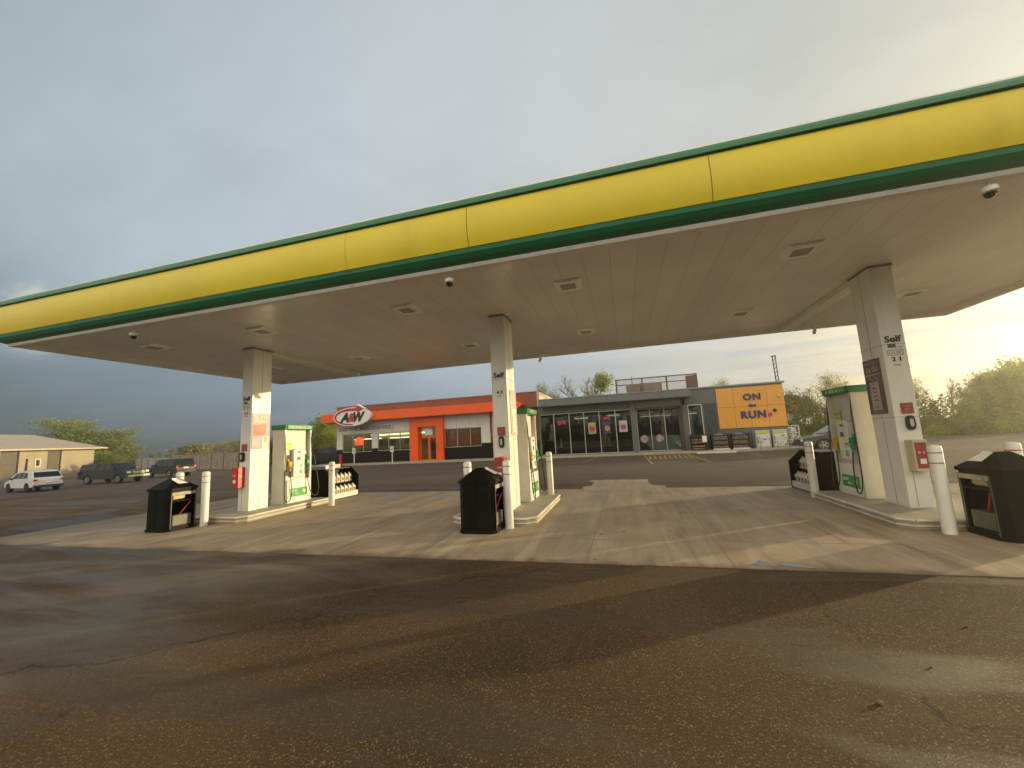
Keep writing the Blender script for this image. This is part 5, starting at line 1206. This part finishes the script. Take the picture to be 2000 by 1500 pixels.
tree('dark', -52, 57, 6.2, 'green tree seen between the left pump and the restaurant', wide=1.2)
tree('bud', -8.9, 48, 8.6, 'sparse budding tree over the junction of restaurant and store', wide=.85)
tree('bare', -5.6, 50, 8.8, 'bare thin tree behind the store roof, left of the green one')
tree('bare', -3.7, 52, 8.6, 'bare tree just left of the leafy tree behind the store')
tree('poplar', -2.3, 50, 9.0, 'fresh green tree rising behind the store roof beside the screen', wide=1.1)
tree('bud', 2.4, 47, 7.0, 'thin budding tree seen through the roof screen', wide=.8)
tree('bud', 10.6, 50, 7.4, 'thin budding tree over the roof between screen and ochre block', wide=.8)
TR = [('olive', 16.6, 47, 5.6), ('bud', 20.0, 48, 6.9), ('bud', 22.2, 50, 6.2), ('olive', 25.0, 51, 5.4), ('bud', 28.6, 51, 6.0), ('bare', 31.3, 50, 5.4), ('bud', 33.3, 50, 5.2), ('bud', 31.0, 46, 4.6), ('bud', 33.6, 49, 5.9), ('fresh', 35.5, 49.5, 6.1), ('fresh', 36.8, 47.5, 6.9), ('olive', 37.9, 52, 7.4)]
names = ['small green tree just right of the store corner', 'taller tree behind the grey sedan', 'budding tree behind the right pump topper', 'bushy tree hidden in part by the right pump', 'open budding tree right of the right column', 'bare branched tree right of the right column', 'thin budding tree in the right tree line', 'low dense budding tree at the front of the right tree line', 'tall narrow budding tree in the right tree line', 'large yellow-green tree near the right picture edge', 'tall bright tree at the right picture edge', 'tallest tree of the line, beyond the right edge']
for (k, x, y, h_), nm in zip(TR, names): tree(k, x, y, h_, nm, wide=.95, group='trees along the right edge of the lot')
# undergrowth belts that read as one mass
def brush(name, segs, n, seed, m, hmin, hmax, ls):
    rs = np.random.RandomState(seed); P = []
    segs = [np.array(s, float) for s in segs]; ln = np.array([np.linalg.norm(s[1]-s[0]) for s in segs]); pick = rs.choice(len(segs), n, p=ln/ln.sum())
    # tussock centres
    nc = max(12, int(ln.sum()*2.6)); pc_ = rs.choice(len(segs), nc, p=ln/ln.sum()); uc = rs.rand(nc)
    cen = np.array([segs[p][0]*(1-u)+segs[p][1]*u for p, u in zip(pc_, uc)])+rs.randn(nc, 2)*1.3; hh = hmin+(hmax*1.25-hmin)*rs.rand(nc)**2.0; rr = .45+.75*rs.rand(nc)
    ci = rs.randint(0, nc, n); d = rs.randn(n, 3); d /= np.linalg.norm(d, axis=1)[:, None]; d *= (rs.rand(n)**.45)[:, None]; d[:, 2] = np.abs(d[:, 2])
    c = np.zeros((n, 3)); c[:, :2] = cen[ci]+d[:, :2]*(rr[ci]*(1.35-.9*d[:, 2]))[:, None]; c[:, 2] = d[:, 2]*hh[ci]+rs.randn(n)*.12; c[:, 2] = np.maximum(c[:, 2], .03)
    c[:, 2] += np.array([zg(x) for x in c[:, 0]])
    a = rs.randn(n, 3); a /= np.linalg.norm(a, axis=1)[:, None]; b_ = np.cross(a, rs.randn(n, 3)); b_ /= np.linalg.norm(b_, axis=1)[:, None]
    s = (ls*(.6+.8*rs.rand(n)))[:, None]
    V = np.stack([c-a*s, c-b_*s*.5, c+a*s, c+b_*s*.5], 1).reshape(-1, 3)
    me = bpy.data.meshes.new(name); me.from_pydata(V.tolist(), [], np.arange(n*4).reshape(-1, 4).tolist()); me.materials.append(LEAFS[m])
    o = bpy.data.objects.new(name, me); C.objects.link(o); return o
tag(brush('undergrowth', [((13, 44.5), (37, 44)), ((14, 47.5), (38, 47))], 60000, 3, 'olive', 1.4, 3.6, .12), 'dense low brush along the right edge of the lot', 'brush', kind='stuff')
tag(brush('fresh_undergrowth', [((14, 44.5), (37, 43.5))], 16000, 5, 'fresh', .8, 2.8, .11), 'bright green brush among the right tree line', 'brush', kind='stuff')
tag(brush('distant_hedge', [((-100, 76), (-45, 62)), ((-130, 66), (-100, 72))], 22000, 7, 'olive', 1.5, 3.8, .28), 'distant hedge line behind the board fence', 'hedge', kind='stuff')
tag(brush('dry_brush', [((-92, 61), (-50, 48))], 12000, 8, 'bud', 1.8, 3.6, .22), 'dry straw-coloured brush behind the board fence', 'brush', kind='stuff')
tag(brush('shaded_undergrowth', [((-55, 52), (-30, 50))], 12000, 9, 'dark', 1.0, 2.6, .16), 'dark green undergrowth left of the restaurant', 'brush', kind='stuff')

tag(brush('field_hedge', [((-90, -48), (70, -42)), ((-80, -54), (70, -50))], 26000, 19, 'dark', 3.0, 7.5, .5), 'dark hedge behind the viewer, seen only in the shop windows', 'hedge', kind='stuff')
# loose stones on the asphalt
st = None
rnd = random.Random(77)
SP = [(1.26, 2.94), (1.0, 3.3), (1.77, 3.4), (2.38, 4.06), (1.48, 4.93), (-6.54, 3.3), (-4.28, 2.82), (-.76, 2.44), (.47, 3.58), (-2.7, 3.4)]
for k, (x, y) in enumerate(SP):
    mb = MB(); r_ = (.014 if k == 0 else .006)+.005*rnd.random(); vs = []
    for i in range(5):
        for j in range(8):
            th = math.pi*i/4; ph = 2*math.pi*j/8; q = r_*(.75+.5*rnd.random()); vs.append((q*math.sin(th)*math.cos(ph), q*math.sin(th)*math.sin(ph), r_*.6+.65*q*math.cos(th)))
    fs = [(i*8+j, i*8+(j+1) % 8, (i+1)*8+(j+1) % 8, (i+1)*8+j) for i in range(4) for j in range(8)]
    o = mb.add(vs, fs).build('pebble', mat('pebble_%d' % k, (.13, .10, .07), .8))
    o.location = (x, y, 0); tag(o, 'small loose pebble lying on the dark asphalt', 'pebble', 'loose pebbles on the asphalt')

# ------------------------------------------------------------------ air
HAZE = True
if HAZE:
    mb = MB(); mb.box(-520, 520, -320, 620, -2, 13.5); hz = mb.build('haze', None)
    m = bpy.data.materials.new('haze_air'); m.use_nodes = True; t = m.node_tree; t.nodes.clear()
    pv = t.nodes.new('ShaderNodeVolumePrincipled'); pv.inputs['Color'].default_value = (.95, .93, .86, 1); pv.inputs['Density'].default_value = .0030; pv.inputs['Anisotropy'].default_value = .90
    o = t.nodes.new('ShaderNodeOutputMaterial'); t.links.new(pv.outputs[0], o.inputs['Volume']); hz.data.materials.clear(); hz.data.materials.append(m)
    tag(hz, 'thin warm evening haze', 'haze', kind='stuff')
